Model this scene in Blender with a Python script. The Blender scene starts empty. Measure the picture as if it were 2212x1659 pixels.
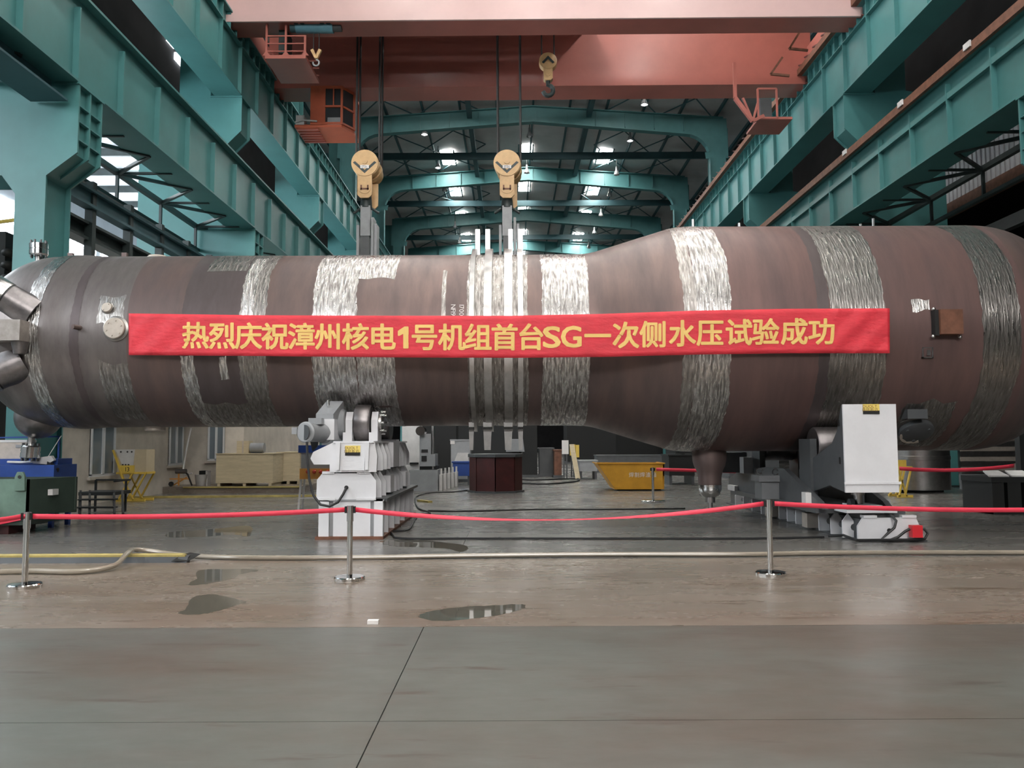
import bpy, math, random
from mathutils import Vector, Matrix
random.seed(7)
sc = bpy.context.scene
COL = sc.collection

# ------------------------------------------------------------------ camera
F, CX, CY, CAMH = 1750.0, 1106.0, 829.5, 1.65        # focal length in pixels of the 2212x1659 frame
PITCH, ROLL = math.atan(125.5 / F), math.radians(0.25)
cam = bpy.data.cameras.new('camera')
cam.sensor_fit = 'HORIZONTAL'; cam.sensor_width = 36.0
cam.lens = 36.0 * F / 2212.0
cam.clip_end = 500
camo = bpy.data.objects.new('camera', cam); COL.objects.link(camo)
camo.matrix_world = (Matrix.Translation((0, 0, CAMH)) @ Matrix.Rotation(math.pi / 2 + PITCH, 4, 'X')
                     @ Matrix.Rotation(-ROLL, 4, 'Z'))
sc.camera = camo
# ------------------------------------------------------------------ world, exposure
w = bpy.data.worlds.new('world'); sc.world = w; w.use_nodes = True
bg = w.node_tree.nodes['Background']
bg.inputs[0].default_value = (0.80, 0.88, 1.0, 1); bg.inputs[1].default_value = 1.0
sc.view_settings.view_transform = 'Standard'; sc.view_settings.look = 'None'
sc.view_settings.exposure = 0.0; sc.view_settings.gamma = 1.0
sc.view_settings.use_curve_mapping = False
sc.cycles.use_denoising = True
sc.cycles.max_bounces = 6; sc.cycles.diffuse_bounces = 4; sc.cycles.glossy_bounces = 3
sc.cycles.sample_clamp_indirect = 6.0
SKY_L, ENDGLOW_L, LEFTWIN_L = 62.0, 20.0, 22.0         # radiance of skylights, added end-wall glow panes, left-bay glazing

# ------------------------------------------------------------------ pixel helpers
def ray(px, py):
    a = (px - CX) / F; b = -(py - CY) / F
    a, b = a * math.cos(ROLL) + b * math.sin(ROLL), -a * math.sin(ROLL) + b * math.cos(ROLL)
    return Vector((a, math.cos(PITCH) - b * math.sin(PITCH), math.sin(PITCH) + b * math.cos(PITCH)))
def G(px, py, z=0.0):                 # point on a level plane
    r = ray(px, py); return Vector((0, 0, CAMH)) + r * ((z - CAMH) / r.z)
def D(px, py, Y):                     # point on the plane at depth Y
    r = ray(px, py); return Vector((0, 0, CAMH)) + r * (Y / r.y)

# ------------------------------------------------------------------ materials
def mat(name, col, rough=0.5, metal=0.0, var=0.0, scale=3.0, bump=0.0, stretch=(1, 1, 1), col2=None, rvar=0.0,
        spec=0.5, emit=None, estr=0.0, coord='Object', coat=0.0, alpha=1.0, trans=0.0, detail=5.0, bscale=None, contrast=(0.35, 0.65)):
    m = bpy.data.materials.new(name); m.use_nodes = True
    nt = m.node_tree; N = nt.nodes; L = nt.links
    p = N['Principled BSDF']
    p.inputs['Base Color'].default_value = (*col, 1); p.inputs['Roughness'].default_value = rough
    p.inputs['Metallic'].default_value = metal; p.inputs['Coat Weight'].default_value = coat
    p.inputs['Coat Roughness'].default_value = 0.2
    p.inputs['Specular IOR Level'].default_value = spec
    p.inputs['Transmission Weight'].default_value = trans
    if emit:
        p.inputs['Emission Color'].default_value = (*emit, 1); p.inputs['Emission Strength'].default_value = estr
    if var or col2 or bump or rvar:
        tc = N.new('ShaderNodeTexCoord'); mp = N.new('ShaderNodeMapping')
        mp.inputs['Scale'].default_value = stretch
        L.new(tc.outputs[coord], mp.inputs[0])
        no = N.new('ShaderNodeTexNoise'); no.inputs['Scale'].default_value = scale; no.inputs['Detail'].default_value = detail
        no.inputs['Roughness'].default_value = 0.62
        L.new(mp.outputs[0], no.inputs['Vector'])
        mr = N.new('ShaderNodeMapRange'); mr.inputs[1].default_value = contrast[0]; mr.inputs[2].default_value = contrast[1]
        L.new(no.outputs['Fac'], mr.inputs[0])
        c2 = col2 if col2 else tuple(c * (1 - var) for c in col)
        mx = N.new('ShaderNodeMix'); mx.data_type = 'RGBA'
        mx.inputs[6].default_value = (*col, 1); mx.inputs[7].default_value = (*c2, 1)
        L.new(mr.outputs[0], mx.inputs[0]); L.new(mx.outputs[2], p.inputs['Base Color'])
        if rvar:
            m2 = N.new('ShaderNodeMapRange'); m2.inputs[1].default_value = contrast[0]; m2.inputs[2].default_value = contrast[1]
            m2.inputs[3].default_value = max(0.03, rough - rvar); m2.inputs[4].default_value = rough + rvar
            L.new(no.outputs['Fac'], m2.inputs[0]); L.new(m2.outputs[0], p.inputs['Roughness'])
        if bump:
            bsrc = no
            if bscale:
                bsrc = N.new('ShaderNodeTexNoise'); bsrc.inputs['Scale'].default_value = bscale; bsrc.inputs['Detail'].default_value = 3
                L.new(mp.outputs[0], bsrc.inputs['Vector'])
            b = N.new('ShaderNodeBump'); b.inputs['Strength'].default_value = bump; b.inputs['Distance'].default_value = 0.02
            L.new(bsrc.outputs['Fac'], b.inputs['Height']); L.new(b.outputs[0], p.inputs['Normal'])
    return m

M = {}
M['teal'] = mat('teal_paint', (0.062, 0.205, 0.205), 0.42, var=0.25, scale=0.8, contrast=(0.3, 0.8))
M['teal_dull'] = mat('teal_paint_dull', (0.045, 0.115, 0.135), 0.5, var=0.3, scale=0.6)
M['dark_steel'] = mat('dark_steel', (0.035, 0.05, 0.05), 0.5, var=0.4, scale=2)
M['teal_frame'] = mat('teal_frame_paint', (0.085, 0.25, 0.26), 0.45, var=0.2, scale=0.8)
M['black'] = mat('black_rubber', (0.012, 0.012, 0.013), 0.5)
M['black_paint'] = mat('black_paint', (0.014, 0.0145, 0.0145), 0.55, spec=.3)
M['roof'] = mat('roof_sheet', (0.60, 0.585, 0.59), 0.55, var=0.2, scale=0.5)
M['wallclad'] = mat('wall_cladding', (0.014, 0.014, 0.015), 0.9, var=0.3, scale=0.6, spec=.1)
M['leftroof'] = mat('side_bay_roof_sheet', (0.55, 0.58, 0.62), 0.55, var=0.2, scale=0.4)
M['plaster'] = mat('beige_plaster', (0.60, 0.55, 0.48), 0.8, var=0.25, scale=1.2)
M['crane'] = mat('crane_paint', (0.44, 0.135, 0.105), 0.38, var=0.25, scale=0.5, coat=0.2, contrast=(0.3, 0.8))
M['crane_glare'] = mat('crane_paint_glare', (0.66, 0.45, 0.43), 0.36, var=0.15, scale=0.5, coat=0.2, contrast=(0.3, 0.8))  # crane red washed pale: glare on the near girder put into the colour
M['crane_orange'] = mat('cab_paint', (0.55, 0.12, 0.055), 0.4, var=0.15, scale=1.5)
M['hook_yellow'] = mat('hook_block_paint', (0.66, 0.42, 0.20), 0.45, var=0.2, scale=3)
M['rope'] = mat('wire_rope', (0.03, 0.028, 0.028), 0.6)
M['steel'] = mat('bright_steel', (0.50, 0.49, 0.48), 0.28, 1.0, var=0.2, scale=6)
M['chrome'] = mat('polished_steel', (0.72, 0.72, 0.71), 0.12, 1.0)
M['forged'] = mat('forged_steel', (0.27, 0.25, 0.25), 0.38, 0.9, var=0.4, scale=4)
M['white_paint'] = mat('white_paint', (0.72, 0.72, 0.74), 0.4, var=0.08, scale=2)
M['grey_paint'] = mat('grey_paint', (0.30, 0.31, 0.32), 0.4, var=0.15, scale=3)
M['darkgrey_paint'] = mat('dark_grey_paint', (0.07, 0.075, 0.08), 0.42, var=0.2, scale=3)
M['mid_grey'] = mat('mid_grey_paint', (0.15, 0.155, 0.16), 0.42, var=0.15, scale=3)
M['offwhite'] = mat('off_white_paint', (0.62, 0.61, 0.60), 0.5, var=0.2, scale=1.5)
M['yellow'] = mat('yellow_paint', (0.72, 0.50, 0.08), 0.45, var=0.15, scale=4)
M['worn_yellow'] = mat('worn_yellow_paint', (0.50, 0.40, 0.13), 0.6, var=0.35, scale=3)
M['cream'] = mat('cream_paint', (0.56, 0.47, 0.32), 0.5, var=0.12, scale=3)
M['amber'] = mat('amber_paint', (0.62, 0.31, 0.03), 0.42, var=0.2, scale=2)
M['label_yellow'] = mat('label_yellow', (0.80, 0.62, 0.15), 0.5)
M['red'] = mat('red_plastic', (0.60, 0.02, 0.03), 0.4)
M['belt'] = mat('red_belt', (0.74, 0.045, 0.085), 0.6)
M['banner'] = mat('red_banner_cloth', (0.72, 0.035, 0.055), 0.62, var=0.18, scale=2.5, bump=0.45, bscale=7, stretch=(1, 1, 2.5))
M['gold'] = mat('gold_letter', (0.80, 0.53, 0.16), 0.6)
M['chalk'] = mat('chalk_white', (0.75, 0.72, 0.70), 0.8)
M['wood'] = mat('plywood', (0.58, 0.49, 0.33), 0.7, var=0.18, scale=2.5, stretch=(1, 1, 6))
M['green'] = mat('green_skip_paint', (0.15, 0.24, 0.19), 0.5, var=0.35, scale=2)
M['darkgreen'] = mat('dark_green_paint', (0.035, 0.055, 0.042), 0.5, var=0.3, scale=2)
M['blue'] = mat('blue_paint', (0.015, 0.06, 0.28), 0.45, var=0.3, scale=2)
M['hoist_blue'] = mat('hoist_blue', (0.12, 0.30, 0.38), 0.4, var=0.2, scale=3)
M['oxblood'] = mat('oxide_red_paint', (0.065, 0.012, 0.012), 0.5, var=0.4, scale=3)
M['rust'] = mat('rusty_plate', (0.20, 0.085, 0.05), 0.55, 0.2, var=0.4, scale=5)
M['hose'] = mat('clear_hose', (0.33, 0.285, 0.225), 0.22, coat=0.6, var=.2, scale=2)
M['glass'] = mat('window_glass', (0.16, 0.20, 0.23), 0.08, 0.0, coat=0.6)
M['cabglass'] = mat('cab_glass', (0.05, 0.055, 0.06), 0.08)
M['alu'] = mat('window_frame_alu', (0.62, 0.64, 0.66), 0.4)
M['pad'] = mat('zinc_primer_cover', (0.50, 0.44, 0.38), 0.5, 0.2, var=0.15, scale=8)
M['pad_grey'] = mat('machined_pad', (0.36, 0.32, 0.29), 0.42, 0.5, var=0.3, scale=6)
M['lampglass'] = mat('lamp_glow', (0.9, 0.9, 0.9), 0.4, emit=(1, 0.98, 0.95), estr=12.0)
M['lamp_red'] = mat('indicator_red', (0.5, 0.05, 0.03), 0.25)
M['orange_panel'] = mat('orange_panel', (0.62, 0.28, 0.06), 0.45)
M['skylight'] = mat('skylight_pane', (0.9, 0.9, 0.9), 0.4, emit=(1.0, 0.97, 0.92), estr=SKY_L)
M['endglow'] = mat('end_glow_pane', (0.9, 0.9, 0.9), 0.4, emit=(1.0, 0.97, 0.94), estr=ENDGLOW_L)  # glow for panes added behind the camera as front light
M['leftglass'] = mat('side_window_pane', (0.9, 0.9, 0.9), 0.4, emit=(0.88, 0.95, 1.0), estr=LEFTWIN_L)
# floor
def floor_mat(name, c1, c2, c3, rough, spot=(0.66, 0.70), stretch=(0.6, 1.3, 1), s1=0.28, s2=1.7, rv=0.05):
    m = bpy.data.materials.new(name); m.use_nodes = True; nt = m.node_tree; N = nt.nodes; L = nt.links
    p = N['Principled BSDF']; tc = N.new('ShaderNodeTexCoord'); mp = N.new('ShaderNodeMapping'); mp.inputs['Scale'].default_value = stretch
    L.new(tc.outputs['Object'], mp.inputs[0])
    def noise(sc_, det, a, b_, off):
        mo = N.new('ShaderNodeMapping'); mo.inputs['Location'].default_value = (off, off * .7, 0); L.new(mp.outputs[0], mo.inputs[0])
        n = N.new('ShaderNodeTexNoise'); n.inputs['Scale'].default_value = sc_; n.inputs['Detail'].default_value = det; n.inputs['Roughness'].default_value = .65
        L.new(mo.outputs[0], n.inputs['Vector']); r = N.new('ShaderNodeMapRange'); r.inputs[1].default_value = a; r.inputs[2].default_value = b_; L.new(n.outputs['Fac'], r.inputs[0]); return r
    def mix(fac, a, b_):
        x = N.new('ShaderNodeMix'); x.data_type = 'RGBA'; L.new(fac.outputs[0], x.inputs[0])
        for k, v in ((6, a), (7, b_)):
            if isinstance(v, tuple): x.inputs[k].default_value = (*v, 1)
            else: L.new(v.outputs[2], x.inputs[k])
        return x
    a = mix(noise(s1, 7, .46, .62, 3), c1, c2)
    fine = N.new('ShaderNodeMix'); fine.data_type = 'RGBA'; fine.blend_type = 'MULTIPLY'; fine.inputs[7].default_value = (.80, .79, .77, 1)
    nf = noise(5.0, 9, .3, .75, 11); L.new(nf.outputs[0], fine.inputs[0]); L.new(a.outputs[2], fine.inputs[6])
    mp2 = N.new('ShaderNodeMapping'); mp2.inputs['Scale'].default_value = (.7, 1.9, 1); L.new(mp.outputs[0], mp2.inputs[0])
    sp = noise(s2, 4, spot[0], spot[1], 29); L.new(mp2.outputs[0], sp.inputs[0].links[0].from_node.inputs['Vector'].links[0].from_node.inputs[0])
    c = mix(sp, fine, c3)
    L.new(c.outputs[2], p.inputs['Base Color'])
    rr = noise(.8, 5, .35, .65, 47); rr.inputs[3].default_value = rough - rv; rr.inputs[4].default_value = rough + rv; L.new(rr.outputs[0], p.inputs['Roughness'])
    return m
M['plate_floor'] = floor_mat('steel_floor_plate', (0.124, 0.133, 0.121), (0.110, 0.095, 0.080), (0.085, 0.073, 0.064), 0.34, spot=(.60, .68), s2=2.2)
M['tan_floor'] = floor_mat('tan_screed', (0.225, 0.190, 0.158), (0.185, 0.142, 0.110), (0.125, 0.092, 0.066), 0.26, stretch=(.5, 1.5, 1), s1=.4, s2=1.6, spot=(.60, .68))
M['grey_floor'] = floor_mat('sealed_floor', (0.158, 0.150, 0.138), (0.125, 0.12, 0.115), (0.09, 0.083, 0.075), 0.27, stretch=(.5, 1.4, 1), s1=.3, s2=.8, rv=.03, spot=(.68, .75))
M['green_floor'] = mat('green_lane_paint', (0.13, 0.17, 0.11), 0.4, var=0.3, scale=1)
M['water'] = mat('puddle_water', (0.10, 0.092, 0.075), 0.03)
# vessel skins use a map with u = metres along the axis, v = metres round the girth
M['oxide'] = mat('oxidised_shell', (0.175, 0.120, 0.108), 0.44, 0.55, col2=(0.115, 0.088, 0.085), scale=1.0, stretch=(2.2, 0.45, 1), rvar=0.08, bump=0.03, bscale=12, coord='UV', detail=8)
M['oxide_red'] = mat('oxidised_shell_reddish', (0.185, 0.110, 0.100), 0.46, 0.5, col2=(0.12, 0.080, 0.077), scale=0.9, stretch=(2.0, 0.4, 1), rvar=0.08, bump=0.03, bscale=12, coord='UV', detail=8)
M['oxide_grey'] = mat('grey_weathered_shell', (0.21, 0.185, 0.175), 0.42, 0.65, col2=(0.14, 0.12, 0.115), scale=1.3, stretch=(2.2, 0.6, 1), rvar=0.08, bump=0.03, bscale=12, coord='UV', detail=8)
M['oxide_dark'] = mat('blued_shell_band', (0.125, 0.100, 0.100), 0.42, 0.6, var=0.2, scale=2, stretch=(2, 0.5, 1), coord='UV')
M['ground'] = mat('ground_weld_metal', (0.66, 0.64, 0.62), 0.30, 1.0, col2=(0.22, 0.205, 0.195), scale=5.0, stretch=(5.0, 0.7, 1), rvar=0.10, bump=1.0, coord='UV', detail=4, contrast=(0.38, 0.62))
M['ground_dull'] = mat('ground_weld_metal_dull', (0.38, 0.36, 0.34), 0.36, 1.0, col2=(0.19, 0.175, 0.165), scale=5.0, stretch=(4.5, 0.7, 1), rvar=0.10, bump=0.60, coord='UV', detail=4, contrast=(0.38, 0.62))

# ------------------------------------------------------------------ mesh builder
class MB:
    def __init__(s): s.v = []; s.f = []; s.uv = {}
    def add(s, vs, fs):
        o = len(s.v); s.v += [tuple(v) for v in vs]; s.f += [tuple(i + o for i in f) for f in fs]; return s
    def box(s, x0, x1, y0, y1, z0, z1):
        x0, x1 = sorted((x0, x1)); y0, y1 = sorted((y0, y1)); z0, z1 = sorted((z0, z1))
        return s.add([(x0, y0, z0), (x1, y0, z0), (x1, y1, z0), (x0, y1, z0), (x0, y0, z1), (x1, y0, z1), (x1, y1, z1), (x0, y1, z1)],
                     [(0, 3, 2, 1), (4, 5, 6, 7), (0, 1, 5, 4), (1, 2, 6, 5), (2, 3, 7, 6), (3, 0, 4, 7)])
    def bar(s, p0, p1, w, h, up=(0, 0, 1)):
        p0, p1 = Vector(p0), Vector(p1); d = (p1 - p0).normalized(); u = Vector(up)
        if abs(d.dot(u)) > 0.98: u = Vector((0, 1, 0))
        r = d.cross(u).normalized() * (w / 2); u = r.cross(d).normalized() * (h / 2)
        return s.add([p0 - r - u, p0 + r - u, p0 + r + u, p0 - r + u, p1 - r - u, p1 + r - u, p1 + r + u, p1 - r + u],
                     [(0, 1, 2, 3), (7, 6, 5, 4), (0, 4, 5, 1), (1, 5, 6, 2), (2, 6, 7, 3), (3, 7, 4, 0)])
    def prism(s, poly, vec):
        n = len(poly); vec = Vector(vec); a = [Vector(p) for p in poly]; b = [p + vec for p in a]
        nrm = Vector((0, 0, 0))
        for i in range(n): nrm += a[i].cross(a[(i + 1) % n])
        flip = nrm.dot(vec) > 0
        fs = [tuple(range(n))[::-1] if flip else tuple(range(n)), tuple(range(n, 2 * n)) if flip else tuple(range(2 * n - 1, n - 1, -1))]
        for i in range(n):
            j = (i + 1) % n
            fs.append((i, j, j + n, i + n) if flip else (j, i, i + n, j + n))
        return s.add(a + b, fs)
    def lathe(s, o, axis, prof, n=24, ref=(0, 0, 1), caps=True):
        o = Vector(o); d = Vector(axis).normalized(); u = Vector(ref)
        if abs(d.dot(u)) > 0.95: u = Vector((1, 0, 0)) if abs(d.x) < 0.9 else Vector((0, 1, 0))
        e1 = (u - d * u.dot(d)).normalized(); e2 = d.cross(e1)
        vs = []; fs = []
        for (t, r) in prof:
            for k in range(n):
                a = 2 * math.pi * k / n
                vs.append(o + d * t + (e1 * math.cos(a) + e2 * math.sin(a)) * r)
        for i in range(len(prof) - 1):
            for k in range(n):
                k2 = (k + 1) % n
                fs.append((i * n + k, i * n + k2, (i + 1) * n + k2, (i + 1) * n + k))
        if caps:
            if prof[0][1] > 1e-4: fs.append(tuple(range(n))[::-1])
            if prof[-1][1] > 1e-4: fs.append(tuple(range((len(prof) - 1) * n, len(prof) * n)))
        return s.add(vs, fs)
    def cyl(s, p0, p1, r0, r1=None, n=20):
        p0, p1 = Vector(p0), Vector(p1); L = (p1 - p0).length
        return s.lathe(p0, p1 - p0, [(0, r0), (L, r0 if r1 is None else r1)], n)
    def sphere(s, c, r, n=20, m=10, sz=1.0):
        return s.lathe(c, (0, 0, 1), [(-r * sz * math.cos(math.pi * i / m), max(1e-5, r * math.sin(math.pi * i / m))) for i in range(m + 1)], n, caps=False)
    def tube(s, pts, r, n=8, closed=False):
        pts = [Vector(p) for p in pts]; vs = []; fs = []; up = Vector((0, 0, 1)); m = len(pts)
        e1 = None
        for i, p in enumerate(pts):
            if closed: d = (pts[(i + 1) % m] - pts[i - 1]).normalized()
            else: d = (pts[min(i + 1, m - 1)] - pts[max(i - 1, 0)]).normalized()
            if e1 is None:
                u = up if abs(d.dot(up)) < 0.9 else Vector((1, 0, 0)); e1 = (u - d * u.dot(d)).normalized()
            else: e1 = (e1 - d * e1.dot(d)).normalized()
            e2 = d.cross(e1)
            for k in range(n):
                a = 2 * math.pi * k / n; vs.append(p + (e1 * math.cos(a) + e2 * math.sin(a)) * r)
        for i in range(m if closed else m - 1):
            j = (i + 1) % m
            for k in range(n):
                k2 = (k + 1) % n; fs.append((i * n + k, i * n + k2, j * n + k2, j * n + k))
        if not closed: fs += [tuple(range(n))[::-1], tuple(range((m - 1) * n, m * n))]
        return s.add(vs, fs)
    def mesh(s, name, off=Vector((0, 0, 0)), smooth=True):
        me = bpy.data.meshes.new(name)
        me.from_pydata([(v[0] - off[0], v[1] - off[1], v[2] - off[2]) for v in s.v], [], s.f)
        if s.uv:
            ul = me.uv_layers.new(name='UVMap')
            for lp in me.loops: ul.data[lp.index].uv = s.uv[lp.vertex_index]
        me.update()
        if smooth:
            me.polygons.foreach_set('use_smooth', [True] * len(me.polygons))
            me.set_sharp_from_angle(angle=math.radians(35))
        return me

def link(name, data, loc=(0, 0, 0), parent=None, m=None):
    o = bpy.data.objects.new(name, data); COL.objects.link(o); o.location = loc
    if parent is not None: o.parent = parent
    if m is not None and data is not None and not data.materials: data.materials.append(M[m])
    return o
def tag(o, label=None, cat=None, group=None, kind=None):
    if label: o['label'] = label
    if cat: o['category'] = cat
    if group: o['group'] = group
    if kind: o['kind'] = kind
    return o
def thing(name, loc, label, cat, group=None, kind=None):
    return tag(link(name, None, loc), label, cat, group, kind)
def wloc(o):
    v = Vector((0, 0, 0))
    while o is not None: v = v + o.location; o = o.parent
    return v
def part(parent, name, mb, m, label=None, smooth=True):
    """mesh given in world coordinates, child of parent (unrotated)"""
    o = link(name, mb.mesh(name, wloc(parent), smooth), (0, 0, 0), parent, m)
    if label: o['label'] = label
    return o
def solo(name, mb, m, label=None, cat=None, group=None, kind=None, smooth=True):
    xs = [v[0] for v in mb.v]; ys = [v[1] for v in mb.v]; zs = [v[2] for v in mb.v]
    off = Vector(((min(xs) + max(xs)) / 2, (min(ys) + max(ys)) / 2, min(zs)))
    return tag(link(name, mb.mesh(name, off, smooth), off, None, m), label, cat, group, kind)
def inst(parent, name, me, wpos):
    return link(name, me, Vector(wpos) - wloc(parent), parent)
def meshof(mb, name, m, smooth=True):
    me = mb.mesh(name, Vector((0, 0, 0)), smooth); me.materials.append(M[m]); return me

# lettering -> flat mesh in em units (x right, y up)
_gcache = {}
def glyph(ch, bold=0.02):
    k = (ch, bold)
    if k in _gcache: return _gcache[k]
    cu = bpy.data.curves.new('glyph', 'FONT'); cu.body = ch; cu.size = 1.0; cu.offset = bold; cu.resolution_u = 3
    ob = bpy.data.objects.new('glyph', cu); COL.objects.link(ob)
    dg = bpy.context.evaluated_depsgraph_get(); dg.update()
    me = bpy.data.meshes.new_from_object(ob.evaluated_get(dg))
    vs = [tuple(v.co) for v in me.vertices]; fs = [tuple(p.vertices) for p in me.polygons]
    bpy.data.objects.remove(ob); bpy.data.curves.remove(cu); bpy.data.meshes.remove(me)
    xs = [v[0] for v in vs] or [0]; ys = [v[1] for v in vs] or [0]
    _gcache[k] = (vs, fs, (min(xs), max(xs), min(ys), max(ys)))
    return _gcache[k]
def letters(mb, text, fn, h, bold=0.02, gap=0.12):
    """lay a line of text: fn(u, v) maps local metres to a world point, centred on u = v = 0"""
    gl = [glyph(c, bold) for c in text]; hh = max(g[2][3] for g in gl); s = h / max(hh, 0.01)
    wd = [(g[2][1] - g[2][0]) * s for g in gl]; tot = sum(wd) + gap * h * (len(text) - 1); u = -tot / 2
    for g, wdt in zip(gl, wd):
        mb.add([fn(u + (v[0] - g[2][0]) * s, v[1] * s - h / 2) for v in g[0]], g[1]); u += wdt + gap * h

# ================================================================== THE HALL
CL, CR = 9.32, 11.58            # nearest edge of the lower runway girders, left / right of the camera
UL, UR = 9.90, 12.25            # the same for the upper runway girders
ZL, ZU = 9.45, 14.40            # underside of the lower / upper runway girders
COLS = [17, 29, 41, 53, 65, 77]
# ---- floor: slabs with real joints over a base
floor = thing('floor', (0, 0, 0), 'worn grey and tan workshop floor of large plates with dark joints', None, kind='structure')
part(floor, 'floor_base', MB().box(-45, 45, -32, 130, -0.30, -0.012), 'black_paint', smooth=False)
def slab(x0, x1, y0, y1, m, g=0.006):
    part(floor, 'floor_slab', MB().box(x0 + g, x1 - g, y0 + g, y1 - g, -0.012, 0.0), m, smooth=False)
JX = -0.80
for (y0, y1) in [(-6, 0.2), (0.2, 2.55), (2.55, 4.94), (4.94, 7.41)]:
    for (x0, x1) in [(-45, -9.5), (-9.5, JX), (JX, 7.9), (7.9, 45)]: slab(x0, x1, y0, y1, 'plate_floor', 0.004)
slab(-45, 45, -32, -6, 'plate_floor')
slab(-45, 45, 7.41, 11.6, 'tan_floor', 0.003)
for (x0, x1) in [(-45, JX), (JX, 45)]: slab(x0, x1, 11.6, 15.4, 'grey_floor', 0.004)
slab(-45, 45, 15.4, 23.2, 'grey_floor', 0.004); slab(-45, 45, 23.2, 130, 'grey_floor', 0.003)
# ---- painted lane lines
def line(pts, wd, label, h=.003, m='worn_yellow'):
    mb = MB()
    for a, b_ in zip(pts[:-1], pts[1:]):
        d = Vector((b_[0] - a[0], b_[1] - a[1], 0)).normalized(); n = Vector((-d.y, d.x, 0)) * wd / 2
        A = Vector((a[0], a[1], h)); B = Vector((b_[0], b_[1], h))
        mb.prism([A - n, B - n, B + n, A + n], (0, 0, .0005 - h))
    return solo('floor_marking', mb, m, label, 'floor line', smooth=False)
line([G(190, 1077), G(690, 1073)], 0.12, 'long low yellow kerb strip behind the left roller stand', .06)
line([G(905, 1083), G(930, 1086)], 0.12, 'short piece of yellow kerb strip right of the left roller stand', .05)
line([G(1965, 1042), G(2060, 1047), G(2160, 1056)], 0.9, 'curving yellow floor line beyond the yellow trestle on the right')
solo('floor_marking', MB().prism([G(1990, 1033) + Vector((0, 0, .003)), G(2150, 1040) + Vector((0, 0, .003)), G(2150, 1053) + Vector((0, 0, .003)), G(2030, 1045) + Vector((0, 0, .003))], (0, 0, -0.002)), 'green_floor',
     'dull green painted lane on the far right floor', 'floor line', smooth=False)

# ---- ceiling
RZ, RE, RXC = 24.35, 23.45, 1.45
def roofz(x): return RZ - (RZ - RE) * abs(x - RXC) / 13.5
ceil = thing('ceiling', (RXC, 50, 23), 'dark sheeted roof with skylights over the hall', None, kind='structure')
mb = MB()
for (x0, x1) in [(-14.5, RXC), (RXC, 17.0)]:
    mb.prism([(x0, -30, roofz(x0)), (x1, -30, roofz(x1)), (x1, -30, roofz(x1) + .15), (x0, -30, roofz(x0) + .15)], (0, 158, 0))
part(ceil, 'roof_sheet', mb, 'roof', smooth=False)
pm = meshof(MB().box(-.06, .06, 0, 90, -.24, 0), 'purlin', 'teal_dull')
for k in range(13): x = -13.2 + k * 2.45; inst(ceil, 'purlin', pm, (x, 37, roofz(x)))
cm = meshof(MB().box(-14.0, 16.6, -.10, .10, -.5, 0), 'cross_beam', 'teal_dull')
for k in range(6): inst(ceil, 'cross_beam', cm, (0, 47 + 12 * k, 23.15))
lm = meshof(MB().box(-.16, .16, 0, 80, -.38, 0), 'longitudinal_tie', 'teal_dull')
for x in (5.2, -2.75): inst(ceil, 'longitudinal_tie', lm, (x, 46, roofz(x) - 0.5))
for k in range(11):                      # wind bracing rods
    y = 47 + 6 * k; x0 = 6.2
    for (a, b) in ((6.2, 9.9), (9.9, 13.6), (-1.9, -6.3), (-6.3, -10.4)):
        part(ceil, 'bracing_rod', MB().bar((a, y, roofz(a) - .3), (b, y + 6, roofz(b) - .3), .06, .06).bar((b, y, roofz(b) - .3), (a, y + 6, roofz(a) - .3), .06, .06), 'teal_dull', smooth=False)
pane = meshof(MB().box(-.48, .48, -.75, .75, -.03, 0), 'skylight_pane', 'skylight', smooth=False)
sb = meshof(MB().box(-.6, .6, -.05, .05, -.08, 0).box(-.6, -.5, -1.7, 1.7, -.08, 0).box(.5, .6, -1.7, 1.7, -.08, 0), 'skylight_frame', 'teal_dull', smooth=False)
for k in range(-2, 13):
    if k == 5: continue
    Y = 62.0 + 8.6 * (k - 6) if k < 6 else 62.0 + 8.3 * (k - 6)
    for X in (-4.95, 1.15, 7.3):
        z = roofz(X) - 0.02
        inst(ceil, 'skylight_pane', pane, (X, Y - .82, z)); inst(ceil, 'skylight_pane', pane, (X, Y + .82, z))
        inst(ceil, 'skylight_frame', sb, (X, Y, z - .02))
# ---- walls
def wall(name, mb, m, label): return solo(name, mb, m, label, None, kind='structure', smooth=False)
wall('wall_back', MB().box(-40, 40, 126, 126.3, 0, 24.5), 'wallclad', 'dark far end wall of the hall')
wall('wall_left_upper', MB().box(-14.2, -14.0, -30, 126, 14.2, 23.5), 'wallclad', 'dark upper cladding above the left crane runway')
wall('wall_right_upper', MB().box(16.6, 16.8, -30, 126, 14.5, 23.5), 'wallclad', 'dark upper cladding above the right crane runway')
fw = thing('wall_front', (0, -30, 0), 'end wall behind the viewer with added glowing panes', None, kind='structure')
part(fw, 'cladding', MB().box(-40, 40, -30.4, -30.1, 0, 24.5), 'wallclad', smooth=False)
pe = meshof(MB().box(-1.75, 1.75, -.05, 0, 0, 3.2), 'window_pane', 'endglow', smooth=False)  # added unseen panes, set high so the far girder stays in shade
for i in range(7):
    for j in range(2): inst(fw, 'window_pane', pe, (-9.6 + 3.8 * i, -30.0, 15.9 + 3.6 * j))
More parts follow.
